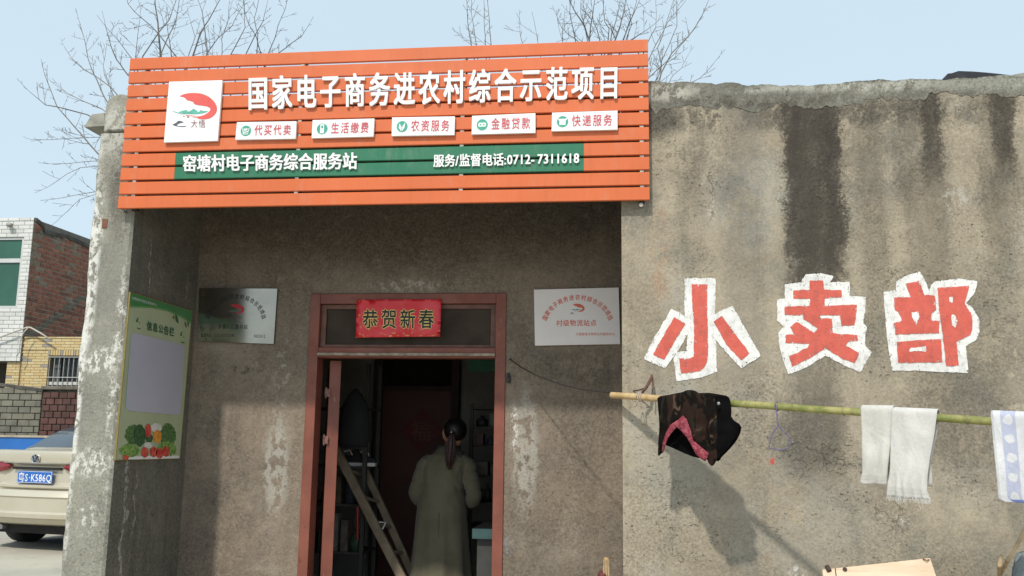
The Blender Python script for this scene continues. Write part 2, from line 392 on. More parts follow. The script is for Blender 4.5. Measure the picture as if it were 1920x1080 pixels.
M_PILLAR = plaster('pillar_plaster', ((.31, .305, .255), (.235, .23, .195), (.2, .2, .18), (.12, .115, .1), (.38, .375, .33)), [
    ('patch', -3.10, 2.4, .05, .65, .47, .95, (.74, .73, .69), 24),
    ('patch', -2.90, 1.7, .04, .8, .50, .9, (.7, .69, .64), 30),
    ('patch', -2.99, 1.80, .14, .09, .49, .95, (.76, .75, .7), 34),
    ('patch', -3.0, 1.22, .14, .10, .48, .95, (.76, .75, .7), 38),
    ('patch', -3.0, .92, .08, .12, .52, .9, (.72, .7, .66), 34),
    ('patch', -3.12, 1.9, .03, 1.4, .45, .95, (.78, .77, .73), 30),
    ('patch', -3.02, 3.2, .12, .18, .42, .7, (.62, .61, .56), 22),
    ('patch', -2.97, 2.85, .08, .35, .45, .7, (.1, .095, .085), 9)], streak=.4, pits=.4).m
M_COPING = plaster('coping_mortar', ((.19, .185, .155), (.145, .14, .118), (.11, .105, .09), (.06, .056, .047), (.27, .268, .23)), [('patch', fx(1250, 175), 3.33, .22, .07, .42, .85, (.50, .48, .42), 12), ('patch', fx(1450, 180), 3.31, .3, .06, .46, .8, (.42, .42, .37), 12), ('patch', fx(1640, 165), 3.34, .5, .05, .45, .85, (.46, .46, .40), 14), ('patch', fx(1880, 160), 3.34, .5, .06, .4, .8, (.33, .34, .29), 16), ('patch', fx(1420, 190), 3.27, .7, .06, .46, .8, (.055, .05, .042), 12), ('patch', fx(1700, 150), 3.38, .9, .03, .44, .8, (.06, .055, .045), 18)], streak=.55, pits=.6).m
M_ROOM = mat('dim_room_wall', (.30, .285, .25), .9, .2, 2.5, .2, 20)
M_CEIL = mat('raw_concrete', (.2, .19, .17), .9, .25, 3, .3, 25)
# red oxide paint on old timber, worn through along its grain
def redwood():
    n = NT('red_oxide_paint'); p = n.pos()
    c = n.mix(n.sm(n.noise(5, 4, .6), .3, .7), (.185, .056, .037), (.25, .078, .05))
    wv = n.noise(60, 5, .7, n.scaled(p, (1, 1, .25)))
    c = n.mix(n.sm(wv, .66, .74), c, (.45, .36, .24))
    c = n.mix(n.m_('MULTIPLY', n.sm(n.noise(16, 4, .7), .62, .7), .6), c, (.10, .03, .022))
    return n.done(c, n.sm(n.noise(9, 3), .3, .7, .42, .62), n.bump(n.noise(90, 4, .7, n.scaled(p, (1, 1, .2))), .25, .004))
M_RED = redwood()
# ------------------------------------------------------------------ ground
def ground_mat():
    n = NT('pale_yard_concrete'); p = n.pos()
    c = n.mix(n.sm(n.noise(.6, 6, .65), .35, .65), (.46, .43, .35), (.37, .345, .285))
    c = n.mix(n.m_('MULTIPLY', n.sm(n.noise(3, 6, .7), .55, .7), .5), c, (.2, .185, .155))
    c = n.mix(n.m_('MULTIPLY', n.sm(n.noise(60, 4, .7), .55, .7), .35), c, (.14, .13, .11))
    return n.done(c, .93, n.bump(n.noise(30, 5, .7), .4, .01))
g2 = newobj('bounce_ground', [(-300, -200, .004), (300, -200, .004), (300, 4.0, .004), (-5.5, 4.0, .004), (-5.5, 2.0, .004), (-300, 2.0, .004)], [(0, 1, 2, 3, 4, 5)], mat('bounce_concrete', (.42, .385, .32), .9, .25, 1.5, .4, 60)); tag(g2, kind='structure')  # unseen ground sheet, added in front of the shop to tune bounced light
g = newobj('ground', [(-600, -300, 0), (600, -300, 0), (600, 900, 0), (-600, 900, 0)], [(0, 1, 2, 3)], ground_mat()); tag(g, kind='structure')
# ------------------------------------------------------------------ the shop building
shop = empty('shop_building', 'low weathered concrete village shop with a recessed porch and a bare plaster front', 'building', (-1.4, 5.3, 0))
# right-hand front wall: uneven top edge, thickness .2
top_px = [(1150, 152), (1175, 150), (1222, 151), (1262, 155), (1266, 152), (1300, 154), (1345, 157), (1385, 156), (1392, 158), (1440, 159), (1478, 161), (1500, 160), (1560, 157), (1600, 154), (1622, 150), (1640, 151), (1650, 149), (1700, 149), (1708, 147), (1735, 148), (1770, 151), (1790, 147), (1830, 146), (1868, 141), (1900, 143), (1930, 143), (1960, 146), (2040, 146), (2120, 150)]
tops = [P(a, b, FY) for a, b in top_px]
RX0 = .008
V = []; 
prof = [(max(t.x, RX0), t.z-.02) for t in tops if t.x > RX0-.15]
prof[0] = (RX0, prof[0][1]); prof.append((4.2, 3.33))
outl = [(RX0, 0), (4.2, 0)] + [(a, b) for a, b in reversed(prof)]
vv, ff = fill(outl)
mb = MB(); k = len(vv)
v3 = [(a, FY, b) for a, b in vv]+[(a, FY+.2, b) for a, b in vv]
faces = list(ff)+[tuple(i+k for i in reversed(f)) for f in ff]
ridx = {(round(a, 4), round(b, 4)): i for i, (a, b) in enumerate(vv)}
lp = [ridx[(round(a, 4), round(b, 4))] for a, b in outl]
faces += [(lp[i], lp[(i+1) % len(lp)], lp[(i+1) % len(lp)]+k, lp[i]+k) for i in range(len(lp))]
mb.add(v3, faces).build('front_wall', M_FRONT, shop)
# coping: a thicker mortar band along the top, ragged below, in lumps
rnd = random.Random(3)
low_px = [(1150, 205), (1222, 206), (1262, 200), (1300, 201), (1345, 203), (1385, 204), (1440, 201), (1478, 202), (1500, 201), (1560, 200), (1600, 194), (1640, 190), (1700, 184), (1770, 180), (1830, 176), (1900, 177), (1960, 176), (2120, 178)]
lows = [P(a, b, FY) for a, b in low_px]
def interp(pts, x):
    for a, b in zip(pts, pts[1:]):
        if a[0] <= x <= b[0]: return a[1]+(b[1]-a[1])*(x-a[0])/max(1e-6, b[0]-a[0])
    return pts[-1][1] if x > pts[-1][0] else pts[0][1]
TP = [(t.x, t.z) for t in tops]; LP = [(t.x, t.z) for t in lows]
xs = []; x = RX0+.002
while x < 4.2: xs.append(x); x += .012
rings = []
for x in xs:
    zt = interp(TP, x)+.012*noise.noise(Vector((x*9, 0, 1)))+.006*noise.noise(Vector((x*40, 0, 1)))
    zb = interp(LP, x)+.045*noise.noise(Vector((x*6, 3, 1)))+.03*noise.noise(Vector((x*27, 5, 1)))+.012*noise.noise(Vector((x*80, 5, 1)))
    o = FY-.0025-.002*noise.noise(Vector((x*5, 8, 1)))
    hh = zt-zb
    r_ = [Vector((x, FY-.002, zb))] + [Vector((x, o-.003*noise.noise(Vector((x*11, q*3, 9)))-.0022*noise.noise(Vector((x*45, q*20, 2))), zb+hh*(.015+.975*q))) for q in (0, .15, .3, .45, .6, .75, .9, 1)]
    r_ += [Vector((x, o+.006, zt)), Vector((x, FY+.19, zt-.01)), Vector((x, FY+.21, zb)), Vector((x, FY+.12, zb-.002))]
    rings.append(r_)
MB().loft(rings).build('coping', M_COPING, shop)
# back wall of the porch with the door opening
OX0, OX1 = P(584, 550, BY).x, P(950, 550, BY).x
OZ = P(766, 550, BY).z
b = MB(); b.box(SX, OX0, BY, BY+.2, 0, 3.02).box(OX1, RX0, BY, BY+.2, 0, 3.02).box(OX0, OX1, BY+.001, BY+.2, OZ, 3.02)
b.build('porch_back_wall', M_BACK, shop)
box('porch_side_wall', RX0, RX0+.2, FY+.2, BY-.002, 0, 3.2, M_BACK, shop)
box('porch_ceiling', SX-.25, RX0+.2, FY+.16, 9.6, 3.022, 3.2, M_CEIL, shop)
box('lintel_beam', SX+.002, RX0-.002, FY+.001, FY+.158, 2.78, 3.365, M_CEIL, shop)
# pillar: end of the left side wall, rough edges, rounded cap block
rings = []
zs = [0]+[i*.04 for i in range(1, 80)]
pl_l = [(P(195, 235, FY).x, 3.2), (P(173, 400, FY).x, 2.68), (P(152, 650, FY).x, 1.93), (P(130, 850, FY).x, 1.3), (P(108, 1080, FY).x, .6)]
def lx(z): return -3.135+.012*noise.noise(Vector((z*3, 0, 4)))+.007*noise.noise(Vector((z*17, 0, 4)))
def rx(z): return SX-.004+.004*noise.noise(Vector((z*6, 9, 4)))+.004*noise.noise(Vector((z*25, 2, 4)))
for z in zs+[3.18]:
    l, r_ = lx(z), rx(z); c = .012
    rings.append([Vector((l, 9.6, z)), Vector((l, FY+c, z)), Vector((l+c, FY+.002*noise.noise(Vector((z*12, 1, 1))), z)), Vector(((l+r_)/2, FY-.003, z)), Vector((r_-c, FY, z)), Vector((SX, FY+c, z)), Vector((SX, BY+.2, z)), Vector((SX, 9.6, z))])
o = MB().loft(rings).build('pillar', M_PILLAR, shop, smooth=False)
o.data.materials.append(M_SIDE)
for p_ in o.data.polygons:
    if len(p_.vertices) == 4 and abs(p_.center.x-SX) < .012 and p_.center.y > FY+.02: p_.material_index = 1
rings = []
for i, (z, s_) in enumerate([(3.195, .97), (3.205, 1.0), (3.3, 1.0), (3.36, .97), (3.395, .88), (3.412, .7), (3.42, .3)]):
    cx_, hw = -3.01, .125*s_
    rings.append([Vector((cx_+hw*math.copysign(abs(math.cos(t))**.6, math.cos(t))+.006*noise.noise(Vector((z*9, t, 0))), 5.06+.125*math.copysign(abs(math.sin(t))**.6, math.sin(t)), z)) for t in [k*2*math.pi/20 for k in range(20)]])
MB().loft(rings).build('pillar_cap', M_PILLAR, shop, smooth=True)
M_HOLE = mat('soot_black', (.012, .010, .009), .9, .1, 8, 0)
M_BRICKRED = mat('old_brick', (.17, .075, .05), .9, .3, 20, .4, 60)
MB().tube([(-2.99+.02, FY-.006, 3.3), (-2.97, FY-.001, 3.3)], .014, 10).build('drill_hole', M_HOLE, shop)
h = P(197, 419, FY)
box('exposed_brick', h.x-.018, h.x+.018, FY-.006, FY+.01, h.z-.03, h.z+.028, M_BRICKRED, shop, bevel=.004)
# channel of broken fibre-cement sheet sticking out at the pillar cap
a = [P(px, py, 5.05) for px, py in ((158, 236), (196, 232), (196, 211), (172, 214))]
mb = MB(); mb.hexa(a, [q+Vector((0, .12, .01)) for q in a])
a2 = [P(px, py, 4.99) for px, py in ((159, 239), (196, 236), (196, 232), (155, 234))]
mb.hexa(a2, [q+Vector((0, .2, 0)) for q in a2]); mb.build('gutter_stub', mat('fibre_cement', (.3, .29, .25), .85, .2, 15, .3, 50), shop, bevel=.003)
# shop room behind the porch
R0, R1, RB = SX, 2.6, 8.3
mb = MB(); mb.box(R0, R1, RB, RB+.2, 0, 3.02).box(R1, R1+.2, FY+.2, RB+.2, 0, 3.02).box(RX0+.2, R1, FY+.21, FY+.3, 0, 3.02)
mb.build('room_wall', M_ROOM, shop)
box('room_ceiling', RX0+.2, R1+.2, FY+.2, 9.6, 3.022, 3.2, M_ROOM, shop)
box('room_floor', R0+.002, R1-.002, BY+.2, RB-.002, .002, .03, mat('worn_floor', (.1, .09, .075), .8, .3, 4, .2), shop)
box('door_step', OX0-.3, OX1+.3, BY-.35, BY+.2, .004, .12, M_CEIL, shop, bevel=.008)
# bituminous felt flap and grey sheet on the roof at the right
fe = MB()
rr = []
for px, y0, y1 in ((1773, 151, 149), (1777, 148, 138), (1785, 147, 137), (1797, 146, 133), (1825, 146, 134), (1850, 146, 136), (1870, 143, 138), (1895, 141, 141)):
    a, b_ = P(px, y0+6, 5.06), P(px, y1, 5.06); rr.append([a, b_, b_+Vector((0, .9, .03)), a+Vector((0, .9, 0))])
fe.loft(rr).build('roofing_felt_flap', mat('bitumen_felt', (.022, .024, .03), .75, .3, 30, .4, 80), shop)
rr = []
for px, y0, y1 in ((1868, 146, 141), (1895, 145, 141), (1915, 144, 137), (1945, 144, 133), (2010, 146, 130), (2100, 150, 138)):
    a, b_ = P(px, y0+4, 5.03), P(px, y1, 5.03); rr.append([a, b_, b_+Vector((0, 1.2, .02)), a+Vector((0, 1.2, 0))])
MB().loft(rr).build('roofing_sheet', mat('fibre_cement', (.3, .29, .25)), shop)
# ------------------------------------------------------------------ painted shop characters on the front wall
def paint(name, c, wear):
    n = NT(name); p = n.pos()
    cc = n.mix(n.sm(n.noise(18, 5, .6), .35, .68), tuple(q*.86 for q in c), c)
    cc = n.mix(n.m_('MULTIPLY', n.sm(n.noise(7, 5, .65), .48, .72), .45), cc, tuple(q*.55 for q in c))
    cc = n.mix(n.m_('MULTIPLY', n.sm(n.noise(30, 5, .8, n.scaled(p, (1, 1, .5))), .5, .68), .35), cc, (.16, .10, .08))
    at = n.node('ShaderNodeAttribute', attribute_name='edge').outputs['Fac']
    th = n.m_('ADD', n.m_('MULTIPLY', at, .045), wear)
    s1 = n.noise(120, 4, .75, n.scaled(p, (1, 1, .6)))
    s2 = n.noise(38, 4, .7)
    f = n.m_('ADD', n.m_('MULTIPLY', s1, .65), n.m_('MULTIPLY', s2, .35))
    k = n.m_('GREATER_THAN', f, n.m_('SUBTRACT', 1.0, th))
    k = n.sm(n.m_('SUBTRACT', f, n.m_('SUBTRACT', 1.0, th)), -.02, .02)
    n.done(cc, .75, n.bump(n.noise(90, 5, .7), .35, .006), Specular_IOR_Level=.3)
    tr = n.node('ShaderNodeBsdfTransparent'); mx = n.node('ShaderNodeMixShader', {0: k})
    n.t.links.new(n.b.outputs[0], mx.inputs[1]); n.t.links.new(tr.outputs[0], mx.inputs[2])
    n.t.links.new(mx.outputs[0], n.t.nodes['Material Output'].inputs[0])
    return n.m
M_PW = paint('white_wall_paint', (.86, .85, .82), .395)
M_PR = paint('red_wall_paint', (.68, .135, .10), .395)
def brushed(name, zpl, org, scale, m, parent, lift, jit=1.6, seed=0, spike=0, grow=0):
    r = random.Random(seed); pl = [(org[0]+a/scale, org[1]+b/scale) for a, b in zpl]
    pl = resample(pl, 1.5); n = len(pl); out = []
    for i, (a, b) in enumerate(pl):
        p0, p1 = pl[i-1], pl[(i+1) % n]; t = Vector((p1[0]-p0[0], p1[1]-p0[1])).normalized(); nn = Vector((t.y, -t.x))
        d = jit*(noise.noise(Vector((a*.09, b*.09, seed)))*1.3 + noise.noise(Vector((a*.28, b*.28, seed+4)))*.8)
        ar = sum(pl[k-1][0]*pl[k][1]-pl[k][0]*pl[k-1][1] for k in range(n)) if i == 0 else ar
        d += grow*(1 if ar > 0 else -1)
        if spike and r.random() < .10: d += r.uniform(-1, 1)*spike
        out.append((a+nn.x*d, b+nn.y*d))
    V, F = fill(out, grid=4.5)
    vv = [P(a, b, FY)+Vector((0, -lift, 0)) for a, b in V]
    o = newobj(name, vv, F, m, parent)
    at = o.data.attributes.new('edge', 'FLOAT', 'POINT')
    for i, (a, b) in enumerate(V):
        d = min((a-q[0])**2+(b-q[1])**2 for q in out)**.5
        at.data[i].value = max(0, 1-d/5.5)
    return o
OA, OB, ZS = (1180, 480), (1440, 480), 3.858
def character(whites, reds, whites2, org, seed, label):
    root = None
    for i, wpl in enumerate(whites):
        if root is None: root = brushed('painted_character', wpl, org, ZS, M_PW, shop, .003, jit=.9, seed=seed, spike=.9, grow=1.3); root['label'] = label
        else: brushed('white_outline', wpl, org, ZS, M_PW, root, .003+.0006*i, jit=.9, seed=seed+i, spike=.9, grow=1.3).matrix_parent_inverse = wmat(root).inverted()
    for i, rpl in enumerate(reds): brushed('red_stroke', rpl, org, ZS, M_PR, root, .0055+.0004*i, jit=.9, seed=seed+20+i).matrix_parent_inverse = wmat(root).inverted()
    for i, wpl in enumerate(whites2): brushed('white_gap', wpl, org, ZS, M_PW, root, .0075, jit=1.2, seed=seed+40+i).matrix_parent_inverse = wmat(root).inverted()
character([[(405, 165), (622, 165), (612, 440), (622, 600), (628, 835), (500, 880), (345, 900), (325, 740), (345, 700), (418, 688), (425, 560), (405, 420)],
           [(305, 388), (360, 415), (440, 470), (412, 575), (345, 690), (255, 808), (112, 742), (148, 660), (225, 525)],
           [(600, 435), (680, 395), (745, 368), (850, 560), (945, 720), (810, 808), (700, 690), (600, 570)]],
          [[(450, 205), (565, 205), (563, 400), (570, 740), (545, 800), (510, 835), (375, 850), (358, 742), (440, 740), (465, 730), (468, 500), (455, 380)],
           [(322, 443), (405, 490), (250, 750), (168, 715)], [(608, 475), (668, 435), (870, 705), (810, 755), (700, 640)]], [], OA, 1, 'first painted shop character, three red strokes outlined in white')
character([[(250, 170), (275, 140), (380, 130), (465, 150), (440, 195), (585, 190), (585, 295), (705, 300), (685, 490), (712, 520), (700, 560), (695, 650), (745, 700), (665, 835), (560, 790), (415, 715), (280, 800), (150, 850), (125, 790), (95, 690), (85, 650), (80, 555), (120, 510), (70, 465), (70, 320), (125, 310), (125, 210), (245, 195)]],
          [[(302, 180), (395, 180), (408, 245), (530, 248), (532, 300), (408, 308), (408, 362), (645, 352), (625, 500), (530, 508), (520, 430), (375, 428), (375, 447), (460, 455), (465, 555), (480, 562), (645, 572), (650, 612), (575, 625), (560, 650), (658, 700), (630, 775), (540, 745), (415, 668), (300, 740), (175, 798), (150, 725), (280, 665), (300, 635), (125, 630), (125, 572), (185, 565), (160, 515), (205, 475), (330, 555), (355, 525), (255, 455), (250, 430), (118, 428), (118, 365), (300, 362), (300, 310), (180, 310), (180, 250), (300, 245)]], [], OB, 2, 'middle painted shop character, red with a notched white outline')
character([[(840, 265), (930, 250), (930, 185), (1000, 150), (1095, 118), (1130, 180), (1165, 262), (1180, 215), (1210, 190), (1380, 170), (1510, 185), (1490, 260), (1425, 345), (1480, 385), (1520, 450), (1525, 540), (1500, 600), (1425, 655), (1445, 840), (1280, 835), (1100, 825), (905, 825), (885, 740), (860, 560), (850, 400)]],
          [[(905, 300), (1030, 298), (990, 200), (1090, 180), (1130, 285), (1205, 285), (1215, 390), (1180, 420), (1180, 465), (1240, 470), (1235, 560), (920, 568), (910, 485), (970, 470), (940, 405), (915, 390)],
           [(930, 620), (1250, 600), (1258, 770), (940, 772)],
           [(1222, 232), (1455, 215), (1420, 345), (1465, 410), (1478, 480), (1465, 570), (1360, 620), (1380, 795), (1285, 795), (1270, 640), (1240, 420)]],
          [[(1035, 410), (1085, 400), (1090, 440), (1068, 510), (1045, 450)], [(1030, 665), (1140, 655), (1140, 690), (1020, 690)], [(1310, 300), (1332, 297), (1328, 335), (1312, 335)], [(1325, 420), (1350, 430), (1370, 470), (1350, 520), (1330, 500)]], OB, 3, 'last painted shop character, two red halves inside one white block')
# ------------------------------------------------------------------ door frame, transom light, open leaf
frame = MB().box(OX0, OX0+.068, BY-.012, BY+.11, .12, OZ-.002).box(OX1-.068, OX1, BY-.012, BY+.11, .12, OZ-.002)
frame.box(OX0+.068, OX1-.068, BY-.010, BY+.11, OZ-.07, OZ-.002)
tz1 = P(766, 652, BY).z; tz0 = P(766, 671, BY).z
frame.box(OX0+.068, OX1-.068, BY-.010, BY+.11, tz0, tz1)
fr = frame.build('door_frame', M_RED, shop, bevel=.004)
t = MB().box(OX0+.068, OX1-.068, BY-.030, BY-.0102, tz0+.012, tz0+.03); t.build('drip_strip', mat('bare_grey_timber', (.3, .25, .19), .8, .35, 30, .4), fr, bevel=.003)
tf = MB(); x0, x1, z0, z1 = OX0+.07, OX1-.07, tz1+.002, OZ-.072
for bx in ((x0, x0+.035, z0, z1), (x1-.035, x1, z0, z1), (x0+.035, x1-.035, z1-.03, z1), (x0+.035, x1-.035, z0, z0+.02)): tf.box(bx[0], bx[1], BY+.02, BY+.06, bx[2], bx[3])
tl = tf.build('transom_window', mat('faded_brown_paint', (.15, .07, .05), .6, .3, 14, .3), shop, bevel=.002)
box('pane', x0+.036, x1-.036, BY+.036, BY+.044, z0+.021, z1-.031, mat('dusty_brown_pane', (.062, .048, .038), .85, .2, 6, .05, Specular_IOR_Level=.1), tl)
# leaf opened inwards; hinged at the left jamb, its narrow edge turned to the street
leaf = bpy.data.objects.new('door_leaf', None); link(leaf, shop); leaf.empty_display_size = .1
leaf.matrix_parent_inverse = wmat(shop).inverted(); leaf.location = (OX0+.112, BY+.12, .13); leaf.rotation_euler.z = math.radians(19)
def lbox(n_, *a, m=M_RED, b=.003):
    o = MB().box(*a).build(n_, m, None, bevel=b); o.parent = leaf; return o
H = tz0-.14
lbox('stile', 0, .075, 0, .05, 0, H); lbox('stile', 0, .05, .85, .95, 0, H)
lbox('rail', .004, .046, .05, .85, H-.12, H); lbox('rail', .004, .046, .05, .85, .9, 1.02); lbox('rail', .004, .046, .05, .85, 0, .2)
lbox('door_panel', .018, .032, .05, .85, .2, .9, m=mat('dark_door_panel', (.10, .035, .025), .6)); lbox('door_panel', .018, .032, .05, .85, 1.02, H-.12, m=mat('dark_door_panel', (.1, .035, .025)))
M_STEEL = mat('worn_zinc', (.36, .33, .29), .45, .3, 30, .2, 60, metal=.7)
for pz in (735, 825):
    z = P(597, pz, BY).z
    hg = MB().box(OX0+.088, OX0+.126, BY+.106, BY+.1135, z-.026, z+.026).tube([(OX0+.098, BY+.105, z-.036), (OX0+.098, BY+.105, z+.036)], .006, 8)
    hg.build('hinge', mat('paint_flecked_hinge', (.24, .12, .095), .6, .4, 60, .2), shop, bevel=.001)
# ------------------------------------------------------------------ slatted shop sign
def coat(name, c, rough=.32, var=.05, **k):
    n = NT(name); p = n.pos()
    cc = n.mix(n.sm(n.noise(2.2, 4, .6), .3, .7), tuple(q*(1-var) for q in c), tuple(min(1, q*(1+var)) for q in c))
    rs_ = n.sm(n.noise(26, 5, .7, n.scaled(p, (1, 1, .06))), .50, .70)
    cc = n.mix(n.m_('MULTIPLY', rs_, .16), cc, tuple(q*.55 for q in c))
    dust = n.sm(n.noise(9, 6, .75, n.scaled(p, (1, 1, .35))), .52, .8)
    cc = n.mix(n.m_('MULTIPLY', dust, .22), cc, (.5, .42, .35))
    return n.done(cc, n.sm(n.noise(6, 4), .3, .7, rough, rough+.12), n.bump(n.noise(3, 2, .5, n.scaled(p, (1, 1, 3))), .06, .01), **k)
M_ORANGE = coat('orange_powder_coat', (.63, .138, .038), .34); M_GREEN = coat('green_powder_coat', (.022, .165, .085))
M_WHITE = mat('white_acrylic', (.84, .84, .83), .3, .03, 4, .02); M_EDGE = mat('white_foam_edge', (.72, .72, .72), .6, .05, 20, .1)
M_POST = mat('dark_steel_tube', (.05, .045, .045), .5, .2, 12, .1, metal=.4)
M_INKR = mat('red_print', (.62, .07, .10), .5, .08, 30, 0); M_INKG = mat('green_print', (.05, .36, .25), .5, .08, 30, 0)
sign = empty('shop_sign', 'long orange slatted sign with white raised characters and a green band above the porch', 'sign', (-1.38, SY+.02, 2.68))
S = lambda px, py: P(px, py, SY)
c00, c10, c11, c01 = S(245, 110), S(1215, 72), S(1218, 376), S(220, 390)   # TL TR BR BL
xl, xr = (c00.x+c01.x)/2, (c10.x+c11.x)/2
ztop = (c00.z+c10.z)/2; zbot = (c11.z+c01.z)/2
NS = 11; pitch = (ztop-zbot+.0120)/NS; SH = pitch-.0120
gx0, gx1 = S(328, 312).x, S(1094, 297).x
def slat_profile(x, z):       # boxed sheet-metal slat: face, folded lips
    y0 = SY; y1 = SY+.016; c = .0035
    return [Vector((x, y0, z+c)), Vector((x, y0, z+SH-c)), Vector((x, y0+c, z+SH)), Vector((x, y1, z+SH)), Vector((x, y1, z)), Vector((x, y0+c, z))]
def slat(x0, x1, z, m):
    rings = []; k = max(2, int((x1-x0)/.2))
    for i in range(k+1):
        x = x0+(x1-x0)*i/k; w_ = .0013*noise.noise(Vector((x*1.3, z*30, 0)))
        rings.append([v+Vector((0, w_*1.5, w_)) for v in slat_profile(x, z)])
    return MB().loft(rings).build('slat', m, sign)
for i in range(NS):
    z = ztop-i*pitch-SH
    if i in (7, 8):
        slat(xl, gx0-.001, z, M_ORANGE); slat(gx0, gx1, z, M_GREEN)['label'] = 'green slat of the middle band'; slat(gx1+.001, xr, z, M_ORANGE)
    else: slat(xl, xr, z, M_ORANGE)
for px in (258, 560, 866, 1203):
    x = S(px, 250).x
    box('post', x-.015, x+.015, SY+.036, FY-.002, zbot-.005, ztop-.01, M_POST, sign)
    mb = MB()
    for i in range(NS-1):
        z = ztop-i*pitch-pitch+.003
        mb.box(x-.011, x+.011, SY+.006, SY+.030, z-.004, z+.010)
    mb.build('bracket', M_STEEL, sign)
for px, py in ((232, 396), (1202, 385)):
    c = P(px, py, FY-.03)
    MB().tube([c+Vector((0, .04, .0)), c, c+Vector((0, -.008, 0))], [.006, .006, .006], 8).tube([c+Vector((0, -.004, 0)), c+Vector((0, -.014, 0))], .0125, 6).build('bolt', M_STEEL, sign)
def raised(s, pxq, fillw, bold, depth, name='character', off=.0025):
    q = [S(*a) for a in pxq]
    for c, cq in cells(s, q, fillw):
        v, f = heavy_glyph(c, cq, FRONT, depth, 0, off, bold, bold*.5)
        newobj(name, v, f, M_WHITE, sign)
# em boxes: the glyph occupies about 92 % of its em box
raised('国家电子商务进农村综合示范项目', [(463, 144), (1167, 122), (1166, 188), (463, 210)], .87, .026, .015)
raised('窑塘村电子商务综合服务站', [(344, 291), (671, 286), (671, 319), (344, 324)], 1.0, .026, .010)
raised('服务/监督电话:0712-7311618', [(813, 290), (1087, 284), (1087, 309), (813, 315)], 1.0, .024, .009)
def panel(name, pxq, m, lab, thick=.018, y=SY, parent=None, edge=None, off=.003):
    q = [P(a, b, y-thick-off) for a, b in pxq]
    mb = MB().hexa(q, [v+Vector((0, thick, 0)) for v in q])
    o = mb.build(name, m, parent, bevel=.0015)
    if lab: o['label'] = lab
    return o
LY = SY-.0185-.003-.0012
L_ = lambda a, b: P(a, b, LY)
lp_ = panel('logo_panel', [(317, 153), (417, 150), (408, 264), (307, 267)], M_WHITE, 'white square panel with the red and green landscape emblem', parent=sign)
M_LR = mat('coral_print', (.70, .10, .085), .5, .08, 12, 0); M_LG = mat('mountain_green_print', (.10, .42, .33), .5, .15, 30, 0); M_LK = mat('slate_print', (.09, .09, .13), .5, .2, 60, 0); M_LB = mat('maroon_print', (.30, .12, .15), .5, .2, 60, 0)
def logo(mapf, parent, k=1.0, prints=None):
    mr, mg, mk, mb_ = prints or (M_LR, M_LG, M_LK, M_LB)
    sw = [(275, 315), (330, 285), (400, 268), (500, 262), (600, 272), (700, 312), (770, 370), (812, 430), (826, 490), (818, 540), (780, 592), (730, 628), (660, 645), (590, 645), (540, 632), (545, 620), (460, 614), (470, 606), (560, 604), (620, 590), (680, 560), (720, 525), (732, 492), (700, 465), (620, 448), (530, 438), (485, 418), (492, 405), (460, 385), (380, 366), (372, 345), (340, 322)]
    flat('emblem_swoosh', smooth_poly(sw, 1), mapf, mr, parent)
    flat('emblem_tail', [(360, 582), (440, 590), (540, 590), (440, 598), (385, 594)], mapf, mr, parent)
    mo = [(265, 540), (330, 520), (385, 508), (405, 535), (440, 525), (485, 490), (525, 515), (560, 545), (585, 512), (640, 525), (705, 528), (640, 552), (540, 570), (400, 568), (310, 556)]
    flat('emblem_mountains', mo, mapf, mg, parent)
    flat('emblem_wave', [(155, 515), (240, 540), (300, 562), (400, 574), (300, 570), (220, 545)], mapf, mg, parent)
    flat('emblem_rock', smooth_poly([(170, 722), (215, 705), (240, 690), (262, 665), (300, 668), (350, 690), (300, 696), (262, 712), (235, 735), (290, 745), (400, 738), (340, 758), (240, 748)], 1), mapf, mk, parent)
    for d in ((345, 602, 12, 9), (405, 612, 20, 10)):
        flat('emblem_dot', [(d[0]+d[2]*math.cos(t), d[1]+d[3]*math.sin(t)) for t in [i*math.pi/4 for i in range(8)]], mapf, mb_, parent)
lmap = lambda a, b: L_(300+a/7.715, 140+b/7.715)
logo(lmap, lp_)
sub = [L_(*a) for a in ((357, 224), (386, 224), (386, 240), (357, 240))]
lettering('brush_lettering', '大悟', sub, FRONT, M_LB, lp_, -.012, .9)
svc = [(((444, 229), (556, 227), (554, 260), (441, 262)), '代买代卖', 'white service panel with a shopping trolley icon'),
       (((586, 225), (702, 222), (700, 256), (584, 259)), '生活缴费', 'white service panel with a phone icon'),
       (((735, 220), (853, 218), (852, 253), (734, 255)), '农资服务', 'white service panel with a leaf icon'),
       (((885, 217), (1004, 212), (1004, 249), (884, 252)), '金融贷款', 'white service panel with a coins icon'),
       (((1035, 211), (1158, 207), (1158, 243), (1034, 246)), '快递服务', 'white service panel with a parcel icon')]
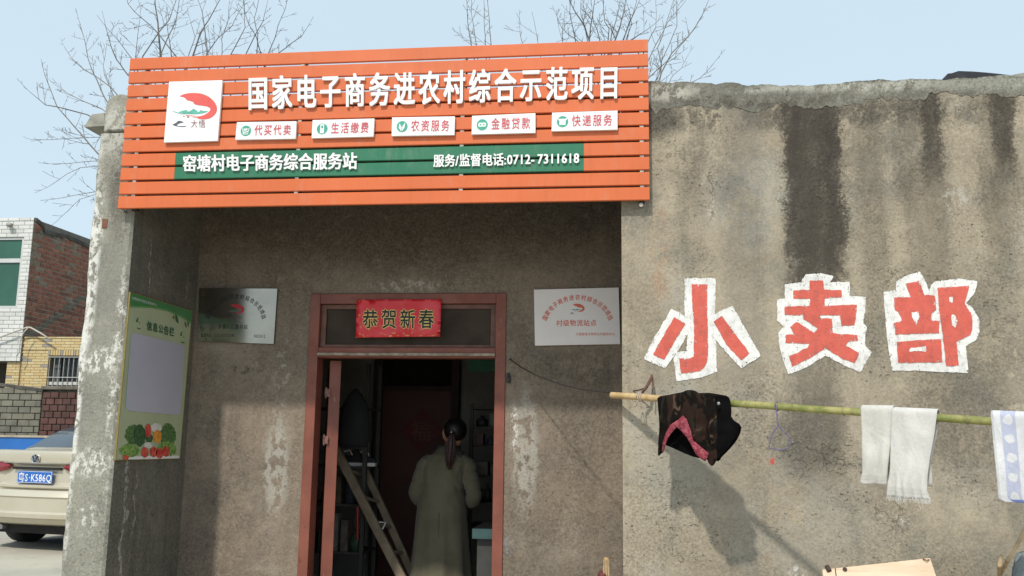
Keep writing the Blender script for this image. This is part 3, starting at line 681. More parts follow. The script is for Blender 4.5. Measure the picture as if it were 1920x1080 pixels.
for i, (q, s, lab) in enumerate(svc):
    o = panel('service_panel', q, M_WHITE, lab, parent=sign)
    Q = [Vector((*p, 0)) for p in q]
    bl = lambda u, v: (lambda a, b: tuple((a+(b-a)*v)[:2]))(Q[0].lerp(Q[1], u), Q[3].lerp(Q[2], u))
    W_, H_ = 116, 34
    bm_ = lambda a, b, bl=bl: L_(*bl(a/W_, b/H_))      # icon units: picture pixels inside the panel
    ic = (19, 17); circ = [(ic[0]+10*math.cos(t), ic[1]+10*math.sin(t)) for t in [k*math.pi/14 for k in range(28)]]
    flat('icon_disc', circ, bm_, M_INKG, o)
    up = lambda a, b, f=bm_: f(a, b)+FRONT*.0008
    wh = []
    if i == 0: wh = [[(12, 12), (13.5, 12), (15, 19), (23, 18), (24.5, 11.5), (26, 11.5), (24, 20), (15, 21), (16, 22.5), (24, 22.5), (24, 24), (14, 24), (13.5, 20)], [(15, 13), (22.5, 12.5), (21.5, 16.5), (15.8, 17)]]
    if i == 1: wh = [[(16, 8.5), (22, 8.5), (22.6, 10), (22.6, 24), (22, 25.5), (16, 25.5), (15.4, 24), (15.4, 10)]]
    if i == 2: wh = [[(18, 26), (13, 19), (14, 11), (18, 18)], [(19, 26), (19, 18), (25, 9), (24, 18)]]
    if i == 3: wh = [[(11.5, 17), (13, 13.5), (17, 13), (19, 14), (21, 13), (25, 13.5), (26.5, 17), (25, 20.5), (21, 21), (19, 20), (17, 21), (13, 20.5)]]
    if i == 4: wh = [[(10.5, 11), (14, 12), (24, 12), (27.5, 10.5), (26, 15), (24.5, 14.5), (24.5, 23), (13.5, 23), (13.5, 15), (12, 15)]]
    for h in wh: flat('icon_figure', h, up, M_WHITE, o)
    if i == 1: flat('icon_figure', [(17.2, 11), (20.8, 11), (20.8, 16), (17.2, 16)], lambda a, b, f=up: f(a, b)+FRONT*.0008, M_INKG, o)
    if i == 3:
        for cx_ in (16, 22): flat('icon_figure', [(cx_-1.3, 15.7), (cx_+1.3, 15.7), (cx_+1.3, 18.3), (cx_-1.3, 18.3)], lambda a, b, f=up: f(a, b)+FRONT*.0008, M_INKG, o)
    tq = [bm_(*a) for a in ((34, 5), (108, 5.6), (108, 27.5), (34, 27))]
    lettering('lettering', s, tq, FRONT, M_INKR, o, .006, .86, .0006)
# ------------------------------------------------------------------ white logistics plaque and metal plaque on the porch back wall
def slab(name, label, cat, pxq, m, y, thick):
    q = [P(a, b, y) for a, b in pxq]; c = sum(q, Vector())/4
    e = empty(name, label, cat, (c.x, y+thick, q[3].z))
    o = MB().hexa(q, [v+Vector((0, thick, 0)) for v in q]).build('board', m, e, bevel=.001)
    return e, q, o
wp, q, wpb = slab('logistics_plaque', 'white plaque with red arched lettering beside the door, right', 'plaque', [(1001, 543), (1160, 539), (1163, 645), (1003, 648)], mat('cream_enamel', (.84, .78, .76), .4, .04, 5, .02), BY-.02, .018)
yy = BY-.02
wf = lambda a, b: P(960+a/4.1536, 500+b/4.1536, yy-.0008)
M_PR2 = mat('plaque_red_print', (.72, .15, .09), .5, .1, 30, 0)
ctr = wf(512, 430)
rt = wf(790, 392); tp = wf(500, 240)
arc_lettering('arched_lettering', '国家电子商务进农村综合示范项目', wf(510, 470), abs(wf(775, 0).x-wf(510, 0).x), abs(wf(0, 240).z-wf(0, 470).z), 162, 18, .038, FRONT, Vector((1, 0, 0)), Vector((0, 0, 1)), M_PR2, wpb, .020, 0.0, .85)
lettering('lettering', '村级物流站点', [wf(*a) for a in ((343, 412), (660, 410), (660, 464), (343, 466))], FRONT, M_PR2, wpb, .012, .95, 0)
lettering('lettering', '大悟县电子商务公共服务中心', [wf(*a) for a in ((495, 514), (803, 512), (803, 536), (495, 538))], FRONT, M_PR2, wpb, .008, .95, 0)
def logo_small(bx, by, w_, mapf, parent, prints): logo(lambda a, b: mapf(bx+(a-155)/671*w_, by+(b-262)/671*w_*.95), parent, prints=prints)
logo_small(448, 288, 118, wf, wpb, (M_PR2, M_LG, M_LK, M_LB))
mm = NT('brushed_steel'); p = mm.pos()
st = mm.noise(300, 3, .6, mm.scaled(p, (.02, 1, 1.6)))
M_BRUSH = mm.done(mm.mix(mm.sm(mm.noise(5, 4), .3, .7), (.32, .30, .26), (.37, .35, .30)), mm.sm(st, .3, .7, .11, .18), mm.bump(st, .03, .001), Metallic=1.0)
mp, q, mpb = slab('metal_plaque', 'brushed steel plaque with engraved dark lettering beside the door, left', 'plaque', [(374, 540), (520, 541), (513, 645), (370, 640)], M_BRUSH, BY-.022, .02)
yy2 = BY-.022
mf = lambda a, b: P(360+a/8.641, 530+b/8.641, yy2-.0008)
M_ENG = mat('engraved_black', (.02, .02, .02), .6, .1, 30, 0); M_ENR = mat('enamel_red', (.42, .02, .03), .4, .1, 30, 0)
arc_lettering('arched_lettering', '国家电子商务进农村综合示范项目', mf(700, 640), abs(mf(1160, 0).x-mf(700, 0).x), abs(mf(0, 225).z-mf(0, 640).z), 168, 12, .036, FRONT, Vector((1, 0, 0)), Vector((0, 0, 1)), M_ENG, mpb, .014, 0, .85)
lettering('lettering', '乡镇片区服务站', [mf(*a) for a in ((415, 670), (905, 672), (903, 755), (413, 752))], FRONT, M_ENG, mpb, .004, .92, 0)
lettering('lettering', '监督电话：7222123/7222388', [mf(*a) for a in ((140, 815), (690, 815), (688, 885), (138, 885))], FRONT, M_ENG, mpb, .0, .92, 0)
lettering('lettering', 'NO:012', [mf(*a) for a in ((1005, 825), (1190, 827), (1188, 905), (1003, 900))], FRONT, M_ENG, mpb, .0, .92, 0)
logo_small(560, 345, 285, mf, mpb, (M_ENR, mat('engraved_green', (.08, .15, .1), .5), M_ENG, M_ENR))
# ------------------------------------------------------------------ notice board on the porch side wall (plane X)
NX = SX+.010; NRM = Vector((1, 0, 0))
tl, tr, br, bl_ = PX(244.5, 548, NX), PX(360, 583, NX), PX(337, 860, NX), PX(216.5, 863, NX)
nb = empty('notice_board', 'tall green notice board with printed vegetables on the porch side wall', 'notice board', ((tl.x), (tl.y+tr.y)/2, bl_.z))
M_NB = mat('pale_green_print', (.46, .50, .31), .45, .08, 3, 0)
nbb = MB().hexa([tl, tr, br, bl_], [v-Vector((.008, 0, 0)) for v in (tl, tr, br, bl_)]).build('board', M_NB, nb, bevel=.001)
M_NF = mat('yellow_plastic_edge', (.22, .17, .05), .5, .1, 20, .05)
def strip(a, b, w_=.005):
    d = (b-a).normalized(); s_ = NRM.cross(d).normalized()*w_/2; u = NRM*.002
    q = [a-s_-NRM*.009, b-s_-NRM*.009, b+s_-NRM*.009, a+s_-NRM*.009]
    return MB().hexa(q, [v+u+NRM*.009 for v in q]).build('edge_strip', M_NF, nb)
for a, b in ((tl, bl_), (tr, br), (tl, tr), (bl_, br)): strip(a, b)
NM = lambda a, b, l=.001: PX(200+a/3, 520+b/3, NX+l)       # units: zoomed picture 3x from (200,520)
M_NG = mat('band_green_print', (.05, .22, .06), .45, .1, 8, 0); M_NG2 = mat('leaf_green_print', (.12, .32, .08), .45, .1, 8, 0); M_NT = mat('dark_green_print', (.03, .12, .05), .5, .1, 8, 0)
flat('green_band', [(134, 87), (480, 192), (476, 262), (420, 225), (340, 190), (250, 172), (133, 168)], lambda a, b: NM(a, b, .001), M_NG, nbb)
flat('green_band_edge', [(133, 168), (250, 172), (340, 190), (420, 225), (476, 262), (476, 250), (420, 214), (340, 180), (250, 163), (133, 160)], lambda a, b: NM(a, b, .002), M_NG2, nbb)
for pl in ([(388, 205), (400, 225), (406, 262), (392, 248), (384, 225)], [(374, 212), (381, 225), (379, 238), (373, 228)], [(440, 245), (447, 262), (452, 284), (444, 278), (439, 262)], [(455, 240), (463, 262), (460, 280), (454, 262)]):
    flat('printed_leaf', pl, lambda a, b: NM(a, b, .003), M_NT, nbb)
lettering('lettering', '大悟县电子商务公共服务中心', [NM(*a, .003) for a in ((142, 106), (284, 148), (284, 166), (142, 124))], NRM, M_WHITE, nbb, .0, .9, 0)
lettering('heading', '信息公告栏', [NM(*a, .003) for a in ((226, 243), (382, 283), (380, 336), (224, 296))], NRM, M_NT, nbb, .025, .92, 0)
for s_ in (0, 1):
    o_ = (0, 0) if s_ == 0 else (247, 78)
    for pl in ([(168, 238), (178, 226), (182, 228), (174, 240), (178, 250), (168, 252)], [(168, 283), (192, 288), (192, 292), (178, 291)], [(184, 252), (190, 258), (186, 262)]):
        flat('printed_sprig', [(a+o_[0], b+o_[1]) for a, b in pl], lambda a, b: NM(a, b, .003), M_NT, nbb)
sheet = [(152, 312), (430, 378), (440, 390), (436, 440), (418, 755), (408, 772), (380, 772), (130, 752), (108, 740), (106, 722), (136, 335), (142, 316)]
flat('blank_sheet', smooth_poly(sheet, 1), lambda a, b: NM(a, b, .002), mat('lavender_paper', (.50, .48, .56), .5, .03, 2, 0), nbb)
# printed salad plate at the foot of the board
fl = lambda lift: (lambda a, b: NM(a, b, lift))
flat('printed_plate', [(90, 1012), (130, 1008), (400, 1002), (412, 1012), (400, 1022), (110, 1024)], fl(.0015), M_WHITE, nbb)
def leafy(nm, cx_, cy_, rx_, ry_, m, lift, seed, rag=.18):
    pts = []
    for k in range(44):
        t = k*2*math.pi/44; r_ = 1+rag*noise.noise(Vector((math.cos(t)*3, math.sin(t)*3, seed)))+rag*.6*noise.noise(Vector((math.cos(t)*9, math.sin(t)*9, seed+2)))
        pts.append((cx_+rx_*r_*math.cos(t), cy_+ry_*r_*math.sin(t)))
    flat(nm, pts, fl(lift), m, nbb)
def veg(name, a, b, sc_=60): 
    n = NT(name); f = n.sm(n.noise(sc_, 5, .75), .38, .62); return n.done(n.mix(f, a, b), .5)
V1 = veg('curly_lettuce_print', (.06, .16, .03), (.32, .5, .12)); V2 = veg('dark_leaf_print', (.012, .05, .02), (.06, .16, .05)); V3 = veg('broccoli_print', (.02, .09, .03), (.14, .26, .07), 90)
V4 = veg('tomato_print', (.5, .02, .015), (.75, .12, .08), 30); V5 = veg('orange_pepper_print', (.7, .2, .02), (.85, .4, .06), 30); V6 = veg('cauliflower_print', (.6, .58, .5), (.8, .78, .72), 60)
leafy('printed_leaf', 150, 885, 45, 55, V3, .002, 1); leafy('printed_leaf', 345, 890, 45, 68, V3, .002, 2); leafy('printed_leaf', 340, 965, 52, 42, V1, .0025, 3)
leafy('printed_leaf', 130, 975, 58, 36, V1, .0025, 4); leafy('printed_leaf', 185, 890, 34, 62, V2, .003, 5, .1); leafy('printed_leaf', 278, 845, 32, 26, V6, .003, 6)
leafy('printed_pepper', 234, 862, 17, 38, V4, .0035, 7, .06); leafy('printed_pepper', 285, 895, 24, 36, V5, .0035, 8, .08); leafy('printed_pepper', 240, 905, 20, 26, V2, .0032, 9); leafy('printed_garlic', 234, 945, 24, 18, V6, .0038, 10, .1)
for i, (a, b) in enumerate(((216, 985), (265, 983), (298, 990), (334, 980))): leafy('printed_tomato', a, b, 20, 29, V4, .0042, 20+i, .04)
leafy('printed_tomato', 108, 1013, 17, 13, V4, .0042, 30, .04)
# ------------------------------------------------------------------ red new-year paper above the door
np_ = [(669, 562), (828, 561), (825, 631), (667, 633)]
yb = BY-.016
V, F = fill(resample([tuple(a) for a in np_], 6), grid=9)
vv = []
for a, b in V:
    t = (b-562)/70; vv.append(P(a, b, yb-.004-.006*t*t-.007*t*noise.noise(Vector((a*.035, t*2, 0)))-.003*t*math.sin((a-667)*.12)))
def fpaper():
    n = NT('festive_red_paper'); p = n.pos()
    c = n.mix(n.sm(n.noise(6, 4), .35, .65), (.70, .012, .022), (.78, .06, .08))
    vor = n.node('ShaderNodeTexVoronoi', {'Vector': p, 'Scale': 26.0}); d = vor.outputs['Distance']
    c = n.mix(n.m_('MULTIPLY', n.sm(d, .08, .24, 1, 0), n.sm(n.noise(5, 2), .5, .6)), c, (.75, .33, .05))
    X, Y, Z = n.xyz(); zb = P(700, 632, yb).z
    low = n.m_('MULTIPLY', n.sm(Z, zb, zb+.075, 1, 0), n.sm(n.noise(32, 4, .7, n.scaled(p, (1, 1, 2.4))), .56, .66))
    c = n.mix(low, c, (.80, .5, .2))
    return n.done(c, .38, n.bump(n.noise(12, 3, .5), .2, .01))
pap = newobj('festive_paper', vv, F, fpaper(), None, True); tag(pap, 'red new-year paper with black gold-edged characters pasted over the transom window', 'paper banner')
sdm = pap.modifiers.new('s', 'SOLIDIFY'); sdm.thickness = .0008
M_GOLD = mat('gold_print', (.85, .62, .2), .4, .1, 30, 0); M_BLK = mat('black_print', (.012, .02, .012), .5, .1, 30, 0)
def onpaper(s, pxq, m, bold, lift):
    q2 = [Vector((*a, 0)) for a in pxq]; mb = MB()
    for c, cq in cells(s, q2, .86):
        for dx, dy, dl in ((-1, -.4, 0), (1, .4, .0001), (-.4, 1, .0002), (.4, -1, .0003)):
            v, f = glyph(c, 0, False); out = []
            for p_ in v:
                u, t = p_.x+dx*bold, p_.y+.12+dy*bold
                a = cq[3]+(cq[2]-cq[3])*u; a = a+((cq[0]+(cq[1]-cq[0])*u)-a)*t
                tt = (a.y-562)/70
                out.append(P(a.x, a.y, yb-.004-.006*tt*tt-.007*tt*noise.noise(Vector((a.x*.035, tt*2, 0)))-.003*tt*math.sin((a.x-667)*.12)-lift-dl))
            mb.add(out, f)
    return newobj('lettering', mb.v, mb.f, m, pap)
onpaper('恭贺新春', [(677, 579), (817, 579), (817, 617), (677, 617)], M_GOLD, .052, .0018)
onpaper('恭贺新春', [(677, 579), (817, 579), (817, 617), (677, 617)], M_BLK, .014, .0030)
# ------------------------------------------------------------------ bamboo pole with laundry, leaning out from the wall
PA, PB = Vector((.045, 4.902, 1.623)), Vector((1.183, 3.985, 1.516))
pd = (PB-PA).normalized()
PS = P(1147, 741, 4.915); PA0 = PS
PE = PA0 + (PB-PA0).normalized()*2.05
pd = (PE-PA0).normalized()
def pole_at(px, py=760):
    """point of the pole axis seen at picture column px"""
    lo, hi = 0.0, 2.05
    for _ in range(40):
        m_ = (lo+hi)/2; q = PA0+pd*m_; d = q-EYE
        if CX+FPX*d.dot(RT)/d.dot(FW) < px: lo = m_
        else: hi = m_
    return PA0+pd*(lo+hi)/2, (lo+hi)/2
def bamboo():
    n = NT('bamboo_skin'); X, Y, Z = n.xyz(); p = n.pos()
    f = n.sm(n.m_('ADD', X, n.m_('MULTIPLY', n.m_('SUBTRACT', n.noise(5, 3), .5), .15)), .24, .38)
    tan = n.mix(n.sm(n.noise(14, 4, .7), .35, .65), (.42, .27, .12), (.55, .40, .20))
    grn = n.mix(n.sm(n.noise(9, 4, .7), .4, .65), (.17, .19, .045), (.36, .33, .12))
    c = n.mix(f, tan, grn)
    c = n.mix(n.m_('MULTIPLY', n.sm(n.noise(40, 5, .75), .55, .7), .4), c, (.12, .10, .05))
    return n.done(c, .42, n.bump(n.noise(120, 3), .15, .002))
M_BAM = bamboo(); RP = .0175
pole = empty('bamboo_pole', 'long bamboo drying pole with a tan end, hooked to the wall and leaning outwards', 'pole', tuple(PA0))
pts = []; rs = []; t = 0; nodes = [pole_at(x)[1] for x in (1252, 1401, 1490, 1583, 1700, 1815, 1960)]
ts = sorted([i*.04 for i in range(52)]+[q+e for q in nodes for e in (-.006, 0, .006)])
for t in ts:
    r_ = RP*(1-.03*t)
    if min(abs(t-q) for q in nodes) < .001: r_ *= 1.13
    bend = Vector((0, 0, -.012*math.sin(t/2.05*math.pi)))*0
    pts.append(PA0+pd*t+Vector((0, 0, .002*noise.noise(Vector((t*4, 0, 0))))) + bend); rs.append(r_)
MB().tube(pts, rs, 14, caps=False).build('culm', M_BAM, pole, smooth=True)
i0 = pd*.002
MB().tube([PA0, PA0-pd*.003], [RP, RP*.99], 14, False).tube([PA0-pd*.003, PA0+pd*.05], [RP*.62, RP*.6], 14, True).build('hollow_end', mat('bamboo_pith', (.20, .13, .07), .8, .2, 30, .2), pole)
a_ = pd.cross(Vector((0, 0, 1))).normalized(); b_ = a_.cross(pd)
ring = [[PA0-pd*.003+(a_*math.cos(k*math.pi/7)+b_*math.sin(k*math.pi/7))*r_ for k in range(14)] for r_ in (RP, RP*.62)]
MB().loft(ring, caps=False).build('cut_rim', mat('bamboo_pale', (.6, .5, .33), .7, .1, 30, .1), pole)
for q in nodes:
    c = PA0+pd*q; MB().tube([c-pd*.0035, c-pd*.0012, c+pd*.0012, c+pd*.0035], [RP*.99, RP*1.17, RP*1.17, RP*.99], 14, False).build('node_ring', mat('bamboo_node', (.24, .2, .09), .6, .2, 40, .1), pole, smooth=True)
# rusty hook in the wall, wire from the door and string loop
hk = empty('wall_hook', 'bent rusty iron hook driven into the wall above the pole end', 'hook', tuple(P(1222, 708, FY)))
M_RUST = mat('rusty_iron', (.12, .06, .04), .8, .4, 40, .4, 90)
h0, h1, h2, h3 = P(1222, 704, FY-.002), P(1222, 708, FY-.05), P(1212, 726, FY-.09), P(1203, 738, FY-.09)
MB().tube([h0, h1], .006, 8).tube([h1, h2, h3], [.009, .008, .006], 8).tube([h1+Vector((.004, 0, 0)), P(1224, 725, FY-.06), P(1222, 742, FY-.08)], .0035, 6).build('bracket', M_RUST, hk, smooth=True)
M_STR = mat('frayed_string', (.5, .42, .36), .9, .2, 60, .2)
kn = P(1198, 744, PA0.y-.03); mb = MB()
ptc = pole_at(1197)[0]
mb.tube([ptc+(a_*math.cos(t)+Vector((0, 0, 1))*math.sin(t))*(RP+.004)+pd*.006*t/3 for t in [k*.5 for k in range(28)]], .0028, 5)
for dx, dz in ((-.012, -.05), (.012, -.062), (.02, -.03)): mb.tube([kn, kn+Vector((dx*.6, -.006, dz*.5)), kn+Vector((dx, -.002, dz)), kn+Vector((dx*1.2, 0, dz*.7))], .002, 5)
mb.tube([h3, h3.lerp(ptc, .5)+Vector((.004, 0, 0)), ptc+Vector((0, 0, RP))], .0035, 6)
mb.build('string_tie', M_STR, hk, smooth=True)
wire = []
wa, wb_ = P(957, 674, BY-.01), h2
for px, py in ((957, 674), (975, 687), (1000, 701), (1030, 713), (1060, 723), (1090, 730), (1120, 734), (1147, 736), (1175, 735), (1200, 731), (1212, 727)):
    t = (px-957)/255; wire.append(P(px, py, (BY-.012)*(1-t)+(FY-.09)*t))
wo_ = MB().tube(wire, .0035, 6).tube([wa+Vector((0, .012, 0)), wa+Vector((0, -.014, 0))], .007, 6).build('sagging_wire', mat('black_wire', (.03, .025, .025), .6, .2, 40, .1), smooth=True)
tag(wo_, 'thin dark wire sagging from the door frame to the wall hook', 'wire')
M_PUR = mat('purple_cord', (.14, .11, .22), .7, .2, 60, .1)
lp0, _ = pole_at(1457); cy_ = lp0.y-RP-.003
loopp = [(1457, 758), (1456, 770), (1457, 785), (1460, 800), (1468, 808), (1478, 817), (1483, 828), (1480, 838), (1470, 843), (1458, 843.5), (1448, 841), (1442, 840), (1443, 830), (1448, 815), (1455, 803), (1458, 798)]
lo = MB().tube([P(a, b, cy_-.001*i) for i, (a, b) in enumerate(loopp)], .0028, 5).tube([lp0+(a_*math.cos(t)+Vector((0, 0, 1))*math.sin(t))*(RP+.002) for t in [k*.524 for k in range(13)]], .0026, 5).build('purple_cord_loop', M_PUR, smooth=True)
tag(lo, 'thin purple cord loop hanging from the bamboo pole', 'cord')
# towels -------------------------------------------------------------
def terry(name, c, stripe=None):
    n = NT(name); uv = n.node('ShaderNodeUVMap').outputs[0]; p = n.pos()
    cc = n.mix(n.sm(n.noise(7, 5, .65), .35, .7), tuple(q*.86 for q in c), c); cc = n.mix(n.sm(n.noise(180, 4, .8), .3, .7), n.mix(.16, cc, (.3, .27, .22)), cc)
    cc = n.mix(n.m_('MULTIPLY', n.sm(n.noise(3, 5, .7), .55, .75), .3), cc, (.55, .48, .38))
    if stripe:
        s_ = n.node('ShaderNodeSeparateXYZ', {0: uv}).outputs; U, V_ = s_[0], s_[1]
        inb = n.m_('MULTIPLY', n.sm(U, stripe[0]-.004, stripe[0]+.004), n.sm(U, stripe[1]-.004, stripe[1]+.004, 1, 0))
        # woven leaf motif: pale diamonds inside the blue band
        du = n.m_('MULTIPLY', n.m_('SUBTRACT', U, (stripe[0]+stripe[1])/2), 1/(stripe[1]-stripe[0])*2.5)
        fv = n.m_('SUBTRACT', n.m_('FRACT', n.m_('ADD', n.m_('MULTIPLY', V_, 4.6), .35)), .5)
        dd = n.m_('SQRT', n.m_('ADD', n.m_('MULTIPLY', du, du), n.m_('MULTIPLY', n.m_('MULTIPLY', fv, fv), 11)))
        dd = n.m_('ADD', dd, n.m_('MULTIPLY', n.m_('SUBTRACT', n.noise(45, 4, .7), .5), 1.1))
        mot = n.sm(dd, .72, .92); edge = n.sm(V_, .93, .95)
        k = n.m_('MULTIPLY', inb, n.m_('MAXIMUM', n.m_('MULTIPLY', mot, .38), edge))
        cc = n.mix(k, cc, (.16, .22, .55))
    b1 = n.noise(420, 3, .8); b2 = n.noise(60, 4, .7)
    s2_ = n.node('ShaderNodeSeparateXYZ', {0: uv}).outputs
    hem_ = n.m_('MAXIMUM', n.sm(s2_[1], .935, .945), n.m_('MAXIMUM', n.sm(s2_[0], .03, .022), n.sm(s2_[0], .97, .978)))
    lines = n.m_('MULTIPLY', n.m_('SINE', n.m_('MULTIPLY', s2_[1], 900.0)), n.sm(s2_[1], .88, .885))
    cc = n.mix(n.m_('MULTIPLY', n.m_('SUBTRACT', hem_, n.m_('MULTIPLY', hem_, hem_)), 1.6), cc, (.3, .27, .22))
    nm = n.bump(n.m_('ADD', n.m_('ADD', b1, n.m_('MULTIPLY', lines, .2)), n.m_('MULTIPLY', b2, .6)), .6, .005)
    nm = n.bump(n.noise(13, 5, .6, n.scaled(p, (1, 1, .45)), 1.0), .5, .02, nm)
    n.done(cc, .95, nm, Sheen_Weight=.3, Specular_IOR_Level=.1)
    return n.m
def towel(name, label, L, R, m, back=.7, thick=.0024, fold=.013, seed=0, gather=None, fringe=0, hem=None):
    """L, R: picture outline of the left and right edges of the front half, pole to hem"""
    NU, NV = 26, 44; li = lambda pl, t: (lambda k, f: (pl[k][0]+(pl[k+1][0]-pl[k][0])*f, pl[k][1]+(pl[k+1][1]-pl[k][1])*f))(min(int(t*(len(pl)-1)), len(pl)-2), t*(len(pl)-1)-min(int(t*(len(pl)-1)), len(pl)-2))
    L = resample(L, 4, False); R = resample(R, 4, False)
    V = []; UV = []
    out = Vector((pd.y, -pd.x, 0)).normalized()       # horizontal, square to the pole, towards the street
    if out.y > 0: out = -out
    rows = []
    for j in range(NV+1):
        t = j/NV; row = []
        for i in range(NU+1):
            u = i/NU; a, b = li(L, t), li(R, t); px, py = a[0]+(b[0]-a[0])*u, a[1]+(b[1]-a[1])*u
            if hem: py += hem*noise.noise(Vector((u*3, seed, 0)))*t
            la, lb = L[0], R[0]; ax = la[0]+(lb[0]-la[0])*u
            c, tt = pole_at(ax)
            # plane through the pole, square to 'out', at radius RP
            pt = c+out*(RP+.003); d = ray(px, py); s_ = (pt-EYE).dot(out)/d.dot(out); q = EYE+d*s_
            amp = fold*min(1, t*2.2)
            w_ = amp*(math.sin(u*9+seed+1.2*noise.noise(Vector((t*2, seed, 0))))*.6+noise.noise(Vector((u*4, t*2.2, seed)))*1.2)
            if gather: w_ += gather*max(0, (t-.72)/.28)**.5*math.sin(u*30+2*noise.noise(Vector((u*5, t*3, 0))))*.7 if t > .72 else 0
            row.append(q+out*w_); UV.append(None)
        rows.append(row)
    top = rows[0]; wrap = []
    for k in range(7, 0, -1):
        ang = math.pi*k/8
        wrap.append([q-out*(RP+.003)+out*(RP+.003)*math.cos(ang)+Vector((0, 0, (RP+.003)*math.sin(ang))) for q in top])
    Lf = (rows[-1][NU//2]-rows[0][NU//2]).length
    backr = []
    for k in range(18, -1, -1):
        t = k/18; backr.append([top[0].lerp(q, 1-.26*min(1, t*1.5))-out*(2*(RP+.003)-.012*noise.noise(Vector((i/NU*4, t*2, seed+9))))+Vector((0, 0, -t*Lf*back)) for i, q in enumerate(top)])
    allr = backr+wrap+rows; n = NU+1
    V = [q for r_ in allr for q in r_]
    F = [(j*n+i, j*n+i+1, (j+1)*n+i+1, (j+1)*n+i) for j in range(len(allr)-1) for i in range(NU)]
    o = newobj(name, V, F, m, None, True)
    uvl = o.data.uv_layers.new(name='UVMap'); nb_ = len(backr)+len(wrap)
    for lp in o.data.loops:
        j, i = divmod(lp.vertex_index, n); uvl.data[lp.index].uv = (i/NU, (j-nb_)/NV)
    s_ = o.modifiers.new('s', 'SOLIDIFY'); s_.thickness = thick
    if fringe:
        mb = MB(); r = random.Random(seed); last = rows[-1]
        for k in range(fringe):
            u = r.random(); q = last[0].lerp(last[-1], u) if False else last[min(NU, int(u*NU))].lerp(last[min(NU, int(u*NU)+1)], u*NU-int(u*NU))
            ln = r.uniform(.006, .02)*(2.2 if r.random() < .06 else 1)
            q = q+out*.001; mb.tube([q+Vector((0, 0, .010)), q+Vector((r.uniform(-.004, .004), r.uniform(-.003, .003), -ln*.5)), q+Vector((r.uniform(-.006, .006), 0, -ln))], .0008, 4)
        fo = mb.build('fringe', m, o); tag(fo, kind='stuff')
    return tag(o, label, 'towel', 'towels on the bamboo pole')
M_TW = terry('cream_terry', (.72, .70, .65)); M_TW2 = terry('white_terry', (.75, .735, .70)); M_TB = terry('blue_banded_terry', (.80, .81, .83), (.115, .30))
towel('towel', 'narrow folded cream towel, the shorter of the pair on the pole', [(1614, 769), (1617, 812), (1617, 860), (1618, 885), (1614, 903), (1618, 907)], [(1674, 770), (1671, 800), (1667, 850), (1664, 880), (1662, 909)], M_TW, .93, seed=1, fold=.010)
towel('towel', 'wide cream towel with gathered fringed hem, the longer of the pair on the pole', [(1671, 773), (1669, 840), (1668, 880), (1664, 905), (1662, 930)], [(1757, 777), (1752, 815), (1744, 860), (1739, 895), (1738, 920), (1744, 937)], M_TW2, .85, seed=4, gather=.009, fringe=130, fold=.011)
towel('towel', 'white towel with a blue woven band at the right end of the pole', [(1858, 780), (1863, 830), (1869, 885), (1873, 935), (1885, 941)], [(2010, 786), (2012, 840), (2014, 890), (2016, 945), (2018, 948)], M_TB, .9, seed=8, fold=.008)
# vest ---------------------------------------------------------------
vest = empty('camouflage_vest', 'dark brown camouflage vest with red lining folded over the bamboo pole', 'vest', tuple(pole_at(1310)[0]))
def camo():
    n = NT('camouflage_cloth'); p = n.pos()
    c = n.mix(n.sm(n.noise(11, 3, .5, n.scaled(p, (1, 1, .55)), 1.2), .5, .56), (.009, .007, .006), (.028, .016, .012))
    c = n.mix(n.sm(n.noise(17, 3, .5, n.scaled(p, (1, 1, .45)), 1.5), .58, .64), c, (.020, .019, .014))
    c = n.mix(n.sm(n.noise(23, 3, .5, n.scaled(p, (1, 1, .4)), 1), .64, .70), c, (.085, .055, .038))
    return n.done(c, .85, n.bump(n.noise(300, 3), .2, .002), Specular_IOR_Level=.05)
M_CAMO = camo(); M_BLACKC = mat('black_cloth', (.005, .0045, .005), .95, .25, 12, .3, 200, Specular_IOR_Level=.05)
def lining():
    n = NT('red_patterned_lining'); c = n.mix(n.sm(n.noise(60, 4, .7), .45, .62), (.20, .016, .034), (.34, .08, .10))
    return n.done(c, .7, n.bump(n.noise(150, 3), .2, .002))
M_LIN = lining()
def vpoly(zpl): return [(1120+a/4.8, 680+b/4.8) for a, b in zpl]
vc, _ = pole_at(1310); vout = Vector((pd.y, -pd.x, 0)).normalized(); vout = -vout if vout.y > 0 else vout
def cloth(name, zpl, off, m, thick=.003, seed=0, amp=.014, grid=2.2, topz=300):
    pl = smooth_poly(resample(vpoly(zpl), 12), 1) if name != 'lining' else vpoly(zpl); pl = resample(pl, 3)
    V, F = fill(pl, grid=4.0); vv = []
    for a, b in V:
        t = max(0, (b-744)/130)
        o_ = off+amp*min(1, .3+t)*(math.sin(a*.16+seed+2.2*noise.noise(Vector((a*.03, b*.03, seed))))*.55+noise.noise(Vector((a*.07, b*.05, seed)))*1.3+noise.noise(Vector((a*.2+b*.06, b*.11, seed)))*.5)
        if b < 744: o_ -= ((744-b)/13)**2*.011*(1 if off > 0 else -1)
        d = ray(a, b); pt = vc+vout*o_; vv.append(EYE+d*((pt-EYE).dot(vout)/d.dot(vout)))
    o = newobj(name, vv, F, m, vest, True); s_ = o.modifiers.new('s', 'SOLIDIFY'); s_.thickness = thick; s_.offset = 0
    return o
cloth('back_panel', [(600, 300), (800, 262), (1000, 285), (1170, 305), (1200, 420), (1205, 505), (1300, 565), (1285, 640), (1255, 700), (1180, 790), (1115, 850), (1100, 885), (1075, 885), (990, 870), (880, 852), (760, 805), (640, 750), (600, 735)], -RP-.016, M_BLACKC, seed=3, amp=.012)
